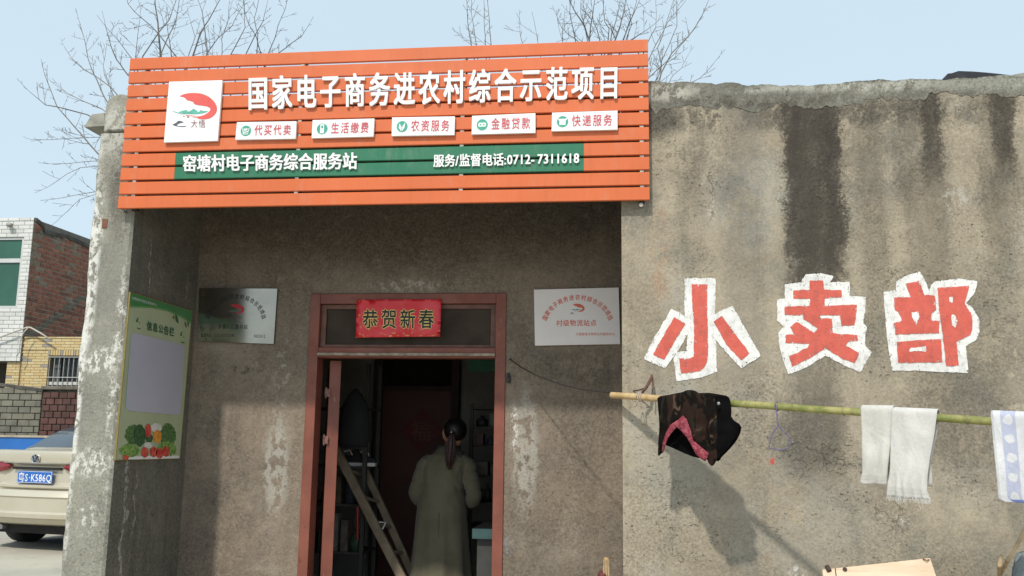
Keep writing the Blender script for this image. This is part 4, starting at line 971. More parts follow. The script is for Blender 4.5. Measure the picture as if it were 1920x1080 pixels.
cloth('front_panel', [(540, 305), (640, 290), (730, 272), (780, 262), (800, 248), (850, 246), (890, 256), (915, 275), (950, 272), (1000, 270), (1080, 282), (1170, 300), (1195, 335), (1205, 420), (1200, 505), (1150, 560), (1105, 640), (1100, 760), (1085, 850), (1040, 940), (1000, 905), (985, 850), (1000, 820), (930, 760), (860, 700), (835, 600), (800, 510), (772, 482), (720, 520), (660, 560), (620, 640), (605, 720), (600, 800), (575, 820), (545, 845), (550, 700), (560, 560), (548, 420)], RP+.012, M_CAMO, seed=1)
cloth('lining', [(772, 476), (802, 508), (838, 600), (862, 698), (932, 756), (1002, 818), (990, 860), (970, 888), (930, 862), (890, 830), (850, 750), (810, 680), (760, 620), (715, 578), (670, 630), (640, 670), (615, 730), (600, 790), (580, 805), (590, 720), (615, 640), (655, 560), (720, 518)], RP+.022, M_LIN, seed=1, amp=.012)
cloth('button_placket', [(1065, 285), (1120, 292), (1170, 298), (1196, 335), (1206, 420), (1202, 505), (1290, 560), (1270, 640), (1200, 740), (1110, 845), (1080, 870), (1075, 760), (1085, 600), (1070, 430)], RP+.018, M_BLACKC, seed=1, amp=.012)
bc, _ = pole_at(1347); bp = P(1347, 756.5, 0.0001) if False else None
d = ray(1347, 756.5); pt = vc+vout*(RP+.046); c = EYE+d*((pt-EYE).dot(vout)/d.dot(vout))
MB().tube([c-vout*.004, c, c+vout*.003], [.0085, .0085, .006], 12).build('snap_button', mat('grey_metal_button', (.3, .3, .31), .4, .1, 30, 0, metal=.6), vest, smooth=True)
# ------------------------------------------------------------------ things at the foot of the wall, right
bq = [(1542, 1068), (1744, 1046), (1790, 1180), (1560, 1200)]
ply = [P(a, b, y) for (a, b), y in zip(bq, (3.95, 3.95, 3.80, 3.80))]
boardE = empty('plywood_board', 'pale orange plywood board leaning against the wall below the towels', 'board', ((ply[0].x+ply[1].x)/2, 3.7, 0))
b_low = [ply[1]+(ply[2]-ply[1])*3.1, ply[0]+(ply[3]-ply[0])*2.9]
nrm_ = Vector((0, -.9, .35)).normalized()
qd = [ply[0], ply[1], b_low[0], b_low[1]]
def plym():
    n = NT('peach_plywood'); p = n.pos()
    c = n.mix(n.sm(n.noise(5, 5, .6, n.scaled(p, (.4, 1, 3))), .35, .65), (.60, .43, .29), (.70, .54, .39))
    c = n.mix(n.m_('MULTIPLY', n.sm(n.noise(22, 5, .75, n.scaled(p, (.3, 1, 2))), .58, .72), .5), c, (.38, .2, .1))
    return n.done(c, .7, n.bump(n.noise(90, 4, .7, n.scaled(p, (.2, 1, 1))), .2, .003))
MB().hexa(qd, [v-nrm_*.02 for v in qd]).build('plywood_sheet', plym(), boardE, bevel=.002)
M_KN = mat('dark_knot', (.05, .03, .02), .8)
def onb(px, py, l=.002):
    d = ray(px, py); return EYE+d*((ply[0]-EYE).dot(nrm2)/d.dot(nrm2))+nrm2*l
nrm2 = (ply[1]-ply[0]).cross(ply[3]-ply[0]).normalized(); nrm2 = -nrm2 if nrm2.y > 0 else nrm2
c = onb(1584, 1068); MB().tube([c-nrm2*.004, c+nrm2*.003], .009, 8).build('screw_hole', M_KN, boardE)
MB().tube([onb(1550, 1062), onb(1555, 1072, .006)], .010, 8).build('dark_peg', M_KN, boardE)
MB().tube([onb(1566, 1066, .001), onb(1568, 1082, .001)], .002, 5).build('crack', M_KN, boardE)
MB().tube([onb(1730, 1049, .004), onb(1737, 1053, .012), onb(1742, 1050, .004)], .0025, 5).build('wire_staple', M_RUST, boardE)
# plastic sacks with a stick
def sackmat():
    n = NT('crumpled_plastic'); p = n.pos()
    c = n.mix(n.sm(n.noise(6, 5, .65, None, .8), .4, .62), (.20, .23, .23), (.36, .38, .36))
    c = n.mix(n.sm(n.noise(9, 5, .7), .6, .68), c, (.10, .085, .06))
    return n.done(c, .32, n.bump(n.noise(16, 5, .65, None, 1.2), .8, .03))
sk = empty('plastic_sack', 'crumpled grey-blue plastic sack heaped in the lower right corner', 'sack', (1.75, 4.2, 0))
top_out = [(1866, 1100), (1872, 1068), (1878, 1050), (1890, 1042), (1903, 1020), (1912, 998), (1925, 985), (1960, 980), (2040, 1000), (2080, 1100)]
rings = []
for i in range(16):
    th = i/15; 
    z = .62*(1-th)**.7 if False else None
ctr_ = P(1975, 1060, 4.2); 
for i in range(22):
    t = i/21; z = .98*t
    prof_ = (1-t**3.2)**.5; n_ = 40; rg = []
    for k in range(n_):
        a = 2*math.pi*k/n_; r_ = .34*prof_+.01
        v = Vector((math.cos(a), math.sin(a)*.75, 0)); nz = noise.noise(Vector((v.x*2.2, v.y*2.2, t*4)))*.10+noise.noise(Vector((v.x*6, v.y*6, t*9)))*.045
        rg.append(Vector((ctr_.x+.03, 4.25, z))+v*(r_+nz*min(1, prof_*2))+Vector((0, 0, nz*.5)))
    rings.append(rg)
MB().loft(rings).build('sack_body', sackmat(), sk, smooth=True)
st_ = MB().tube([P(1926, 985, 4.0), P(1908, 1020, 3.98), P(1890, 1050, 3.96), PZ(1820, 1180, .45)*1.0], .008, 8)
so_ = st_.build('wooden_stick', mat('pale_wood', (.42, .30, .17), .7, .2, 20, .2)); tag(so_, 'thin pale wooden stick resting on the plastic sack', 'stick')
s2 = MB().tube([P(1878, 1040, 3.95), P(1874, 1060, 3.95), PZ(1868, 1150, .5)], .007, 8).build('wooden_stick', mat('pale_wood', (.42, .3, .17))); tag(s2, 'short upright pale stick at the left edge of the plastic sack', 'stick')
# broom stick end standing in the porch, right of the door
br_ = empty('broom', 'bamboo broom handle with a dark red binding standing by the porch corner', 'broom', tuple(P(1134, 1075, 5.5).xy)+(0,))
b0 = P(1137, 1045, 5.5); 
MB().tube([b0, b0+Vector((-.003, 0, -.08)), Vector((b0.x-.02, 5.5, .02))], [.014, .02, .02], 10).build('handle', M_BAM, br_, smooth=True)
for k in range(3): MB().tube([b0+Vector((-.012+k*.012, -.012, -.01)), b0+Vector((-.014+k*.014, -.022, -.12))], .006, 6).build('split_end', mat('pale_wood', (.42, .3, .17)), br_)
MB().tube([P(1131, 1074, 5.5)+Vector((0, 0, .01)), P(1131, 1078, 5.5), Vector((P(1131, 1078, 5.5).x, 5.5, .55))], [.02, .032, .034], 12).build('binding', mat('dark_red_binding', (.12, .03, .025), .7, .2, 40, .3), br_, smooth=True)
# small socket hanging by the door
sx_ = P(954, 708, BY)
MB().tube([sx_+Vector((0, -.012, .03)), sx_+Vector((0, -.014, 0))], [.006, .014], 8).tube([sx_+Vector((0, -.014, 0)), sx_+Vector((0, -.014, -.035))], [.014, .012], 8).build('lamp_socket', mat('black_bakelite', (.03, .03, .035), .3, .1, 20, 0))
tag(bpy.data.objects['lamp_socket'], 'small black lamp socket hanging beside the right door jamb', 'lamp socket')
# ------------------------------------------------------------------ bare trees behind the shop
M_BARK = mat('grey_bark', (.19, .175, .16), .9, .25, 6, .2, 40); M_BARK2 = mat('dark_bark', (.13, .12, .115), .9, .25, 6, .2, 40)
def tree(label, Y, limbs, trunk_px, m, seed, base_r=.05, spacing=.16, twig=.55, spur=False):
    r = random.Random(seed); root = empty('bare_tree', label, 'tree', (P(trunk_px, 500, Y).x, Y, 0), 'bare trees behind the shop')
    s_ = Y/FPX; fork = P(trunk_px, 640, Y); fork.z = min(fork.z, 3.0)
    MB().tube([Vector((fork.x, Y, 0)), Vector((fork.x+.05, Y, fork.z*.5)), fork], [.16, .13, .11], 10).build('trunk', m, root, smooth=True)
    limbs_mb = MB(); tw = MB()
    def shoot(p0, d, L, r0, lvl):
        n = max(3, int(L/.10)); pts = [p0]; dd = d.normalized(); ph = r.uniform(0, 9)
        for i in range(n):
            dd = (dd+Vector((noise.noise(Vector((i*.6, ph, 0))), noise.noise(Vector((i*.6, ph, 7))), noise.noise(Vector((i*.6, ph, 13)))+.25))*.20).normalized()
            pts.append(pts[-1]+dd*L/n)
        rs = [max(.0036, r0*(1-.75*i/n)) for i in range(n+1)]
        tw.tube(pts, rs, 4, caps=False)
        if lvl < 2:
            i = 1
            while i < n:
                if r.random() < .72:
                    side = Vector((r.gauss(0, 1), r.gauss(0, 1), r.gauss(.1, .5))); t = (pts[i+1]-pts[i]).normalized()
                    side = (side-t*side.dot(t)).normalized()
                    shoot(pts[i], t*.75+side*.75, L*r.uniform(.22, .5)*(1-.35*i/n), rs[i]*.6, lvl+1)
                i += 1
    for li_, lb in enumerate(limbs):
        w0 = lb[0]; pl = lb[1:]; dz = r.uniform(-1.2, 1.2); ph = r.uniform(0, 50)
        pts = [P(a, b, Y+dz*(.3+.7*i/len(pl))) for i, (a, b) in enumerate(pl)]
        # refine with gentle wander
        q = []
        for i in range(len(pts)-1):
            L = (pts[i+1]-pts[i]).length; k = max(2, int(L/.15))
            for j in range(k): q.append(pts[i].lerp(pts[i+1], j/k))
        q.append(pts[-1])
        q = [v+Vector((noise.noise(Vector((i*.35, ph, 0))), noise.noise(Vector((i*.35, ph, 5))), 0))*.035 for i, v in enumerate(q)]
        n = len(q); r0 = w0/2*s_*.78; rs = [max(.005, r0*(1-.72*i/n)) for i in range(n)]
        # lead-in from the fork, hidden behind the roof
        lead = []; k = 8
        if fork.z < q[0].z:
            d0 = (q[1]-q[0]).normalized()
            for j in range(k):
                t = j/k; c1 = q[0]-d0*(q[0]-fork).length*.45
                lead.append(fork.lerp(c1, t).lerp(c1.lerp(q[0], t), t))
        limbs_mb.tube(lead+q, [r0*(1.7-.7*j/k) for j in range(len(lead))]+rs, 6, caps=False)
        acc = 0; i = 1
        while i < n-1:
            acc += (q[i]-q[i-1]).length
            if acc > spacing*r.uniform(.4, 1.05):
                acc = 0; t = (q[i+1]-q[i]).normalized(); side = Vector((r.gauss(0, 1), r.gauss(0, .8), r.gauss(.15, .5))); side = (side-t*side.dot(t)).normalized()
                L = (.12+.10*r.random()) if spur else twig*r.uniform(.35, 1.15)*(1.05-.5*i/n)
                if spur and r.random() < .12: L = .5
                shoot(q[i], t*.65+side*.85, L, rs[i]*.55, 1 if spur else 0 if r.random() < .65 else 1)
            i += 1
        shoot(q[-1], (q[-1]-q[-3]), twig*.7, rs[-1], 1)
    lo_ = limbs_mb.build('limbs', m, root, smooth=True); to_ = tw.build('twigs', m, root); tag(to_, kind='stuff')
    return root
Z = lambda pts: [(40+a/2.7, b/2.7) for a, b in pts]
tree('bare tree left of the pillar with branches reaching out low to the left', 16, [
    [5.0, *Z([(470, 900), (395, 785), (320, 700), (250, 620), (180, 540), (150, 460), (120, 385)])],
    [3.0, *Z([(180, 540), (120, 530), (60, 480)])],
    [3.5, *Z([(500, 620), (410, 552), (300, 505), (230, 470), (180, 435)])],
    [4.6, *Z([(520, 700), (460, 560), (420, 490), (395, 430), (370, 380), (340, 290), (318, 200), (300, 120)])],
    [3.0, *Z([(370, 380), (310, 350), (255, 295), (220, 240)])],
    [3.0, *Z([(540, 640), (470, 490), (420, 380), (415, 330), (425, 280)])],
    [2.2, *Z([(500, 700), (400, 694), (250, 700), (130, 708), (60, 706)])],
    [2.2, *Z([(520, 830), (400, 815), (280, 822), (170, 830)])],
    [2.4, *Z([(520, 790), (400, 842), (300, 850), (225, 880), (160, 932)])],
    [2.6, *Z([(520, 960), (380, 972), (290, 985), (210, 1000)])],
    [1.8, *Z([(400, 975), (300, 1010), (240, 1070)])]], 330, M_BARK, 11, twig=.55, spacing=.17)
tree('bare tree with tall leaders above the left half of the orange sign', 18, [
    [4.2, *Z([(600, 420), (540, 380), (480, 300), (445, 200), (428, 140)])], [2.6, *Z([(600, 340), (550, 290), (500, 215), (440, 150)])],
    [2.6, *Z([(575, 340), (580, 290), (590, 200), (597, 110)])],
    [6.0, *Z([(712, 340), (705, 290), (697, 180), (686, 80), (680, 0), (678, -60)])],
    [3.2, *Z([(697, 175), (640, 120), (575, 60), (540, 20), (525, -30)])],
    [3.0, *Z([(700, 160), (745, 100), (775, 30), (790, -30)])],
    [3.6, *Z([(775, 340), (762, 290), (745, 180), (735, 120)])], [2.6, *Z([(745, 185), (780, 110), (800, 0), (810, -40)])],
    [5.0, *Z([(840, 340), (868, 280), (900, 190), (928, 130), (970, 60), (1015, -10)])],
    [2.6, *Z([(928, 130), (915, 60), (890, -10)])],
    [2.6, *Z([(840, 330), (850, 270), (880, 190), (860, 130)])],
    [3.2, *Z([(900, 340), (940, 275), (1000, 190), (1070, 130), (1115, 40)])],
    [3.2, *Z([(1030, 340), (1060, 275), (1100, 200), (1132, 140), (1125, 0)])],
    [2.4, *Z([(1000, 340), (1020, 270), (1010, 200), (1040, 120), (1050, 40)])]], 420, M_BARK2, 12, twig=.6, spacing=.16)
tree('bare tree with slender curved shoots above the middle left of the sign', 19, [
    [3.0, *Z([(1195, 340), (1190, 270), (1195, 170), (1180, 90), (1200, 0)])],
    [2.8, *Z([(1230, 340), (1212, 270), (1190, 190), (1150, 120), (1130, 50), (1125, -10)])],
    [2.8, *Z([(1235, 340), (1252, 270), (1285, 190), (1300, 130), (1335, 50), (1350, -5)])],
    [2.8, *Z([(1240, 330), (1300, 266), (1370, 215), (1415, 190), (1440, 150)])],
    [2.4, *Z([(1190, 170), (1225, 110), (1240, 30)])]], 490, M_BARK2, 13, twig=.5, spacing=.18)
Z8 = lambda pts: [(840+a/3.692, b/3.692) for a, b in pts]
tree('slim bare sapling standing up in four straight shoots above the sign centre', 17, [
    [3.0, *Z8([(180, 400), (160, 310), (145, 180), (132, 80), (125, -30)])], [3.0, *Z8([(205, 400), (195, 310), (180, 180), (165, 90), (160, 10)])],
    [2.6, *Z8([(265, 400), (264, 310), (256, 190), (252, 60)])], [2.8, *Z8([(290, 400), (294, 310), (288, 150), (275, 20), (270, -30)])]], 905, M_BARK, 14, spur=True, spacing=.08)
tree('small bare sapling with two short shoots just above the sign', 17, [
    [2.8, *Z8([(545, 400), (520, 300), (500, 220), (490, 150)])], [2.2, *Z8([(640, 400), (620, 290), (610, 190)])]], 1000, M_BARK, 15, spur=True, spacing=.09)
tree('dense bare tree fanning upwards above the right end of the sign', 18, [
    [5.4, *Z8([(980, 380), (975, 275), (945, 190), (915, 130), (870, 60), (830, -20)])], [4.0, *Z8([(975, 280), (992, 180), (1012, 90), (1022, -20)])],
    [3.2, *Z8([(900, 360), (885, 275), (865, 180), (845, 90), (845, 0)])],
    [2.6, *Z8([(950, 200), (925, 110), (920, 0)])],
    [2.6, *Z8([(800, 360), (792, 275), (795, 200), (770, 150)])], [2.4, *Z8([(890, 276), (830, 240), (790, 190), (800, 150)])],
    [3.2, *Z8([(1060, 360), (1045, 275), (1030, 200), (1012, 160), (1000, 110)])],
    [3.4, *Z8([(1090, 360), (1110, 270), (1110, 200), (1085, 150), (1075, 80), (1080, 0)])],
    [5.2, *Z8([(1130, 370), (1160, 270), (1195, 180), (1215, 90), (1228, -20)])],
    [3.4, *Z8([(1120, 340), (1130, 240), (1165, 150), (1185, 60), (1200, -20)])],
    [3.8, *Z8([(1190, 360), (1210, 270), (1245, 180), (1270, 130), (1300, 20)])],
    [2.6, *Z8([(1245, 180), (1300, 60), (1330, -10)])],
    [3.0, *Z8([(1190, 320), (1290, 262), (1350, 220), (1400, 185)])],
    [2.4, *Z8([(1250, 240), (1270, 170), (1265, 110)])]], 1150, M_BARK2, 16, twig=.6, spacing=.15)
tree('bare tree leaning right beyond the right edge of the sign', 17, [
    [4.0, *Z8([(1380, 700), (1470, 545), (1475, 440), (1445, 330), (1480, 250), (1520, 130), (1560, 0)])],
    [4.0, *Z8([(1440, 640), (1482, 500), (1545, 370), (1620, 290), (1700, 200), (1760, 110), (1795, 20)])],
    [3.4, *Z8([(1340, 460), (1390, 420), (1470, 260), (1520, 150), (1600, 60)])],
    [2.6, *Z8([(1340, 600), (1400, 530), (1480, 450), (1570, 370), (1640, 280), (1700, 200)])],
    [3.0, *Z8([(1400, 640), (1455, 520), (1480, 420), (1540, 300), (1580, 180), (1575, 60), (1580, -20)])],
    [2.6, *Z8([(1380, 300), (1440, 190), (1440, 90), (1435, -10)])],
    [2.2, *Z8([(1480, 640), (1560, 520), (1620, 470), (1655, 400)])],
    [2.4, *Z8([(1600, 640), (1670, 575), (1740, 545), (1790, 495), (1830, 445)])]], 1230, M_BARK, 17, twig=.5, spacing=.18)
# ------------------------------------------------------------------ houses, yard wall and barrier far left
YW, YY, YG = 16.0, 16.05, 13.0
def tilemat(name, c, rough=.3, var=.06, **k): return mat(name, c, rough, var, 3, .05, 30, **k)
T_WHITE = [tilemat('white_glazed_tile', (.66, .66, .63)), tilemat('offwhite_glazed_tile', (.6, .6, .56))]
T_YEL = [tilemat('yellow_wall_tile', (.58, .44, .22), .45), tilemat('pale_yellow_wall_tile', (.60, .48, .26), .45), tilemat('ochre_wall_tile', (.55, .40, .18), .45)]
T_GREYT = tilemat('grey_wall_tile', (.30, .28, .26), .45)
M_JOINT = mat('dark_joint', (.16, .15, .13), .95, .2, 8, .2); M_MORT = mat('pale_mortar', (.30, .26, .20), .95, .25, 10, .4)
B_RED = [mat('red_brick', (.25, .10, .068), .9, .3, 9, .4), mat('brown_brick', (.215, .09, .062), .9, .3, 9, .4), mat('burnt_brick', (.15, .07, .052), .9, .3, 9, .4), mat('pale_red_brick', (.27, .12, .08), .9, .3, 9, .4)]
B_DARK = [mat('dark_hollow_brick', (.085, .042, .036), .9, .25, 9, .4), mat('maroon_brick', (.11, .05, .042), .9, .25, 9, .4)]
B_GREY = [mat('grey_block', (.16, .155, .125), .95, .2, 6, .4, 30), mat('olive_grey_block', (.185, .175, .135), .95, .2, 6, .4, 30)]
_um = {}
def unit(m, bev):
    if (m.name, bev) not in _um:
        me = bpy.data.meshes.new('piece'); bm = bmesh.new(); bmesh.ops.create_cube(bm, size=1)
        if bev:
            fe_ = [e for e in bm.edges if all(v.co.y < 0 for v in e.verts)]
            bmesh.ops.bevel(bm, geom=fe_, offset=bev, segments=1, affect='EDGES')
        bm.to_mesh(me); bm.free(); me.materials.append(m); _um[(m.name, bev)] = me
    return _um[(m.name, bev)]
M_SM = mat('smeared_mortar', (.13, .12, .096), .95, .3, 6, .5, 15)
def courses(nm, parent, origin, ax, out, u0, u1, z0, z1, w_, h_, joint, depth, mats, weights, inside, seed=0, bond=.5, rag=.0, pick=None):
    """lay pieces on the plane origin + ax*u, facing 'out'; inside(u,z) says where"""
    r = random.Random(seed); z = z0; row = 0; ang = math.atan2(ax.y, ax.x); cnt = 0
    while z < z1:
        u = u0-((row % 2)*bond*w_); 
        while u < u1:
            ww = w_-joint; hh = h_-joint
            a, b = max(u, u0), min(u+ww, u1)
            if b-a > w_*.15 and inside((a+b)/2, z+hh/2) and inside(a+.2*(b-a), z+hh/2) and inside(b-.2*(b-a), z+hh/2):
                m_ = r.choices(mats, weights)[0]; m_ = (pick and pick((a+b)/2, z, r)) or m_; o = bpy.data.objects.new(nm, unit(m_, .06)); link(o, parent)
                pass
                o.location = origin+ax*((a+b)/2)+out*(r.uniform(0, rag)+depth*.1)+Vector((0, 0, z+hh/2))
                o.rotation_euler.z = ang; o.scale = (b-a, depth, hh*min(1, (z1-z)/h_)); o.matrix_parent_inverse = wmat(parent).inverted(); cnt += 1
            u += w_
        z += h_; row += 1
    return cnt
XR = P(64, 410, YW).x          # right corner of the white-tiled house = plane of its brick flank
# --- white tiled house
hA = empty('white_tiled_house', 'white tiled upper storey with a green window and a bare red brick flank', 'house', (XR-2.5, 18, 0))
zb_, zt_ = P(30, 677, YW).z, P(64, 408, YW).z
wx1 = P(40, 500, YW).x; wz0, wz1 = P(30, 578, YW).z, P(36, 444, YW).z
XL_ = XR-5
mb = MB(); mb.box(XL_, wx1-2.2, YW, 20.5, zb_, zt_-.01).box(wx1, XR-.03, YW, 20.5, zb_, zt_-.01).box(wx1-2.2, wx1, YW, 20.5, zb_, wz0).box(wx1-2.2, wx1, YW, 20.5, wz1, zt_-.01)
mb.build('wall', M_JOINT, hA)
box('ground_floor_core', XL_, XR-.6, YY+.6, 20.4, 0, zb_, mat('dark_recess', (.07, .06, .05), .9), hA)
ax = Vector((1, 0, 0)); outw = Vector((0, -1, 0))
XV = P(-14, 500, YW).x
for u0_, z0_, z1_ in ((XV, zb_, wz0), (wx1+.004, wz0, wz1), (XV, wz1, zt_)):
    courses('tile', hA, Vector((0, YW, 0)), ax, outw, u0_, XR, z0_, z1_, .235, .0785, .008, .012, T_WHITE, (3, 1), lambda u, z: True, 1, .5)
def joined(nm, parent, Y, u0, u1, z0, z1, w_, h_, joint, dep, m):
    # the same courses further left, beyond the picture, as one mesh
    mb = MB(); z = z0; row = 0
    while z < z1-.01:
        u = u0-(row % 2)*w_/2
        while u < u1-.02:
            a, b = max(u, u0), min(u+w_-joint, u1-joint)
            if b-a > .03: mb.box(a, b, Y-dep, Y+.004, z, min(z+h_-joint, z1))
            u += w_
        z += h_; row += 1
    return tag(mb.build(nm, m, parent), kind='stuff')
joined('tile_facing', hA, YW, XL_, XV, zb_, wz0, .235, .0785, .008, .007, T_WHITE[0]); joined('tile_facing', hA, YW, XL_, XV, wz1, zt_, .235, .0785, .008, .007, T_WHITE[0]); joined('tile_facing', hA, YW, XL_, wx1-2.2, wz0, wz1, .235, .0785, .008, .007, T_WHITE[0])
wn_ = MB().box(wx1-2.2, wx1, YW+.02, YW+.10, wz0, wz0+.05).box(wx1-2.2, wx1, YW+.02, YW+.10, wz1-.05, wz1).box(wx1-.05, wx1, YW+.02, YW+.10, wz0+.05, wz1-.05)
mz = P(30, 488, YW).z; wn_.box(wx1-2.2, wx1-.05, YW+.02, YW+.09, mz-.04, mz+.04)
wf_ = wn_.build('window', mat('aluminium_frame', (.55, .56, .55), .4, .05, 5, 0), hA)
M_GG = mat('green_window_glass', (.03, .11, .075), .06, .15, 1.2, .02, 3)
box('pane', wx1-2.2, wx1-.051, YW+.05, YW+.06, wz0+.051, mz-.041, M_GG, wf_); box('pane', wx1-2.2, wx1-.051, YW+.05, YW+.06, mz+.041, wz1-.051, M_GG, wf_)
lb_ = P(16, 421, YW-.1); MB().tube([Vector((lb_.x-.05, YW-.005, lb_.z+.02)), lb_, lb_+Vector((.08, 0, -.01))], [.03, .05, .03], 8).build('wall_lamp', mat('grey_plastic', (.3, .3, .28), .5), hA, smooth=True)
# brick flank, plane x = XR, ragged sloping top
tp_ = [PX(a, b, XR) for a, b in ((66, 408), (75, 416), (79, 419), (82, 431), (100, 436), (124, 441), (150, 452), (172, 463), (186, 470))]
TPf = [(YW+.01, zt_)]+[(q.y, q.z) for q in tp_ if q.y > YW+.02]; TPf.append((21, TPf[-1][1]-.1))
prof_ = [(YW+.013, 0), (21, 0)]+[(a, b-.06) for a, b in reversed(TPf) if a > YW+.013]+[(YW+.013, zt_-.06)]
Vf, Ff = fill(prof_)
fl_ = newobj('flank_wall', [(XR-.001, a, b) for a, b in Vf], Ff, M_MORT, hA)
zy = P(90, 632, YY).z
M_SM2 = mat('pale_smeared_mortar', (.21, .165, .125), .95, .3, 6, .5, 15)
def smeared(u, z, r):
    for c, w_, z0_ in ((16.26, .10, 4.0), (17.38, .13, 3.7), (16.8, .08, 4.9)):
        if abs(u-c-.06*math.sin(z*5)) < w_+.05 and z > z0_ and r.random() < .6: return M_SM2
    if abs((z-3.36)-(u-16.5)*.55) < .09 and r.random() < .8: return M_SM
    if z > 5.15 and r.random() < .3: return M_SM
def in_flank(u, z): return z < interp(TPf, u)-.07
courses('brick', hA, Vector((XR, 0, 0)), Vector((0, 1, 0)), Vector((1, 0, 0)), YW+.03, 18.4, zy-.02, 5.6, .29, .090, .022, .012, B_RED, (5, 4, 1, 2), in_flank, 5, .5, .008, smeared)
cp = MB(); rr = []
yv = YW+.02
while yv < 20:
    z = interp(TPf, yv); rr.append([Vector((XR-.12, yv, z-.06)), Vector((XR+.035+.02*noise.noise(Vector((yv*5, 0, 0))), yv, z-.07+.03*noise.noise(Vector((yv*7, 3, 0))))), Vector((XR+.04, yv, z+.01*noise.noise(Vector((yv*11, 0, 0))))), Vector((XR-.12, yv, z))]); yv += .06
cp.loft(rr).build('flank_coping', mat('dark_mortar', (.085, .078, .068), .95, .3, 5, .5, 20), hA)
# --- yellow tiled annex
hB = empty('yellow_tiled_annex', 'low yellow tiled annex with a barred window', 'house', (XR+1, 18, 0))
xa = P(12, 700, YY).x; xb_ = XR+2.6; ws = [P(92, 668, YY), P(152, 668, YY), P(90, 722, YY)]
vx0, vx1, vz1, vz0 = ws[0].x, P(160, 668, YY).x+.5, P(120, 667, YY).z, P(90, 724, YY).z
mb = MB(); mb.box(xa, vx0, YY, 20, 0, zy).box(vx0, vx1, YY, 20, vz1, zy).box(vx0, vx1, YY, 20, 0, vz0).box(vx1, xb_, YY, 20, 0, zy); 
mb.build('wall', mat('ochre_joint', (.22, .17, .09), .95, .2, 8, .2), hB)
XV2 = P(163, 660, YY).x
zlow = P(30, 735, YY).z
for u0_, u1_, z0_, z1_ in ((xa, vx0-.004, zlow, vz1+.112), (xa, XV2, vz1+.112, zy)):
    courses('tile', hB, Vector((0, YY, 0)), ax, outw, u0_, u1_, z0_, z1_, .19, .0525, .007, .012, T_YEL+[T_GREYT], (4, 3, 2, 1.1), lambda u, z: not (u < XR-.1 and z > zb_-.02), 7, .37)
k = 0
x = vx0-.02
while x < XV2:
    o = bpy.data.objects.new('lintel_tile', unit(T_YEL[2 if k % 3 else 0] if k % 5 else T_GREYT, .06)); link(o, hB); o.location = (x+.02, YY-.002, vz1+.055); o.scale = (.042, .02, .10); o.matrix_parent_inverse = wmat(hB).inverted(); x += .052; k += 1
wi = bpy.data.objects.new('window', None); link(wi, hB); wi.matrix_parent_inverse = wmat(hB).inverted(); wi.location = (vx0, YY, vz0); wi.empty_display_size = .1
def wpart(nm, mb, m): 
    o = mb.build(nm, m, None); o.parent = wi; o.matrix_parent_inverse = Matrix.Translation(wi.location).inverted(); return o
wpart('pane', MB().box(vx0, vx1, YY+.16, YY+.17, vz0, vz1), mat('dark_window_glass', (.015, .016, .018), .1, .1, 3, 0))
wpart('sill', MB().box(vx0+.02, vx1, YY-.01, YY+.12, P(120, 719, YY).z-.03, P(120, 716, YY).z), mat('white_sill', (.6, .58, .54), .6))
wpart('curtain', MB().box(vx0+.01, vx0+.17, YY+.13, YY+.15, vz0, vz1), mat('grey_curtain', (.10, .11, .11), .8))
M_BAR = mat('steel_bar', (.42, .42, .40), .45, .1, 20, .05, metal=.4)
for k in range(9):
    x = P(94+k*9, 690, YY).x; wpart('bar', MB().tube([(x, YY-.03, vz0), (x, YY-.03, vz1-.03)], .008, 6), M_BAR)
for z in (vz1-.03, P(120, 708, YY).z): wpart('bar', MB().tube([(vx0, YY-.045, z), (vx1, YY-.045, z)], .009, 6), M_BAR)
# --- yard wall of grey blocks with a dark brick stretch, blue sheet-steel barrier
yw = empty('yard_wall', 'rough yard wall, grey blocks on the left and dark bricks on the right', 'wall', (P(60, 760, YG).x, YG, 0))
gx0_, gx1_, gx2_ = P(-16, 760, YG).x, P(80, 770, YG).x, P(166, 770, YG).x
gzt = lambda u: P(0, 719, YG).z+(P(80, 729, YG).z-P(0, 719, YG).z)*(u-P(0, 719, YG).x)/(gx1_-P(0, 719, YG).x)
mb = MB(); mb.box(gx0_-4, gx1_, YG, YG+.25, 0, gzt(gx1_)-.03).box(gx1_, gx2_+2, YG, YG+.25, 0, P(110, 730, YG).z-.02).build('wall_core', mat('dark_grey_mortar', (.105, .1, .085), .95, .3, 6, .5, 20), yw)
courses('block', yw, Vector((0, YG, 0)), ax, outw, gx0_, gx1_-.02, P(0, 822, YG).z-.1, gzt(gx0_)+.02, .19, .098, .012, .05, B_GREY, (1, 1), lambda u, z: z < gzt(u)-.03, 9, .45, .012)
courses('brick', yw, Vector((0, YG, 0)), ax, outw, gx1_, gx2_, P(0, 830, YG).z-.1, P(110, 731, YG).z, .135, .098, .013, .05, B_DARK, (1, 1), lambda u, z: True, 10, .5, .012)
joined('block_facing', yw, YG, gx0_-4, gx0_, .0, gzt(gx1_)-.05, .19, .098, .012, .03, B_GREY[0])
mb = MB(); mb.box(gx1_-.02, gx2_+1, YG-.07, YG+.27, P(110, 731, YG).z, P(110, 724, YG).z); mb.build('capping', M_SM, yw, bevel=.01)
rr = []; u = gx0_-.1
while u < gx1_+.03:
    z = gzt(u); rr.append([Vector((u, YG-.05+.02*noise.noise(Vector((u*6, 0, 0))), z-.04)), Vector((u, YG-.05, z+.015*noise.noise(Vector((u*9, 0, 0))))), Vector((u, YG+.26, z)), Vector((u, YG+.26, z-.05))]); u += .06
MB().loft(rr).build('capping', mat('dark_mortar', (.085, .078, .068)), yw)
bz = P(40, 820, 12.5).z
bb = MB().box(P(-60, 830, 12.5).x-2, P(120, 830, 12.5).x, 12.5, 12.53, 0, bz)
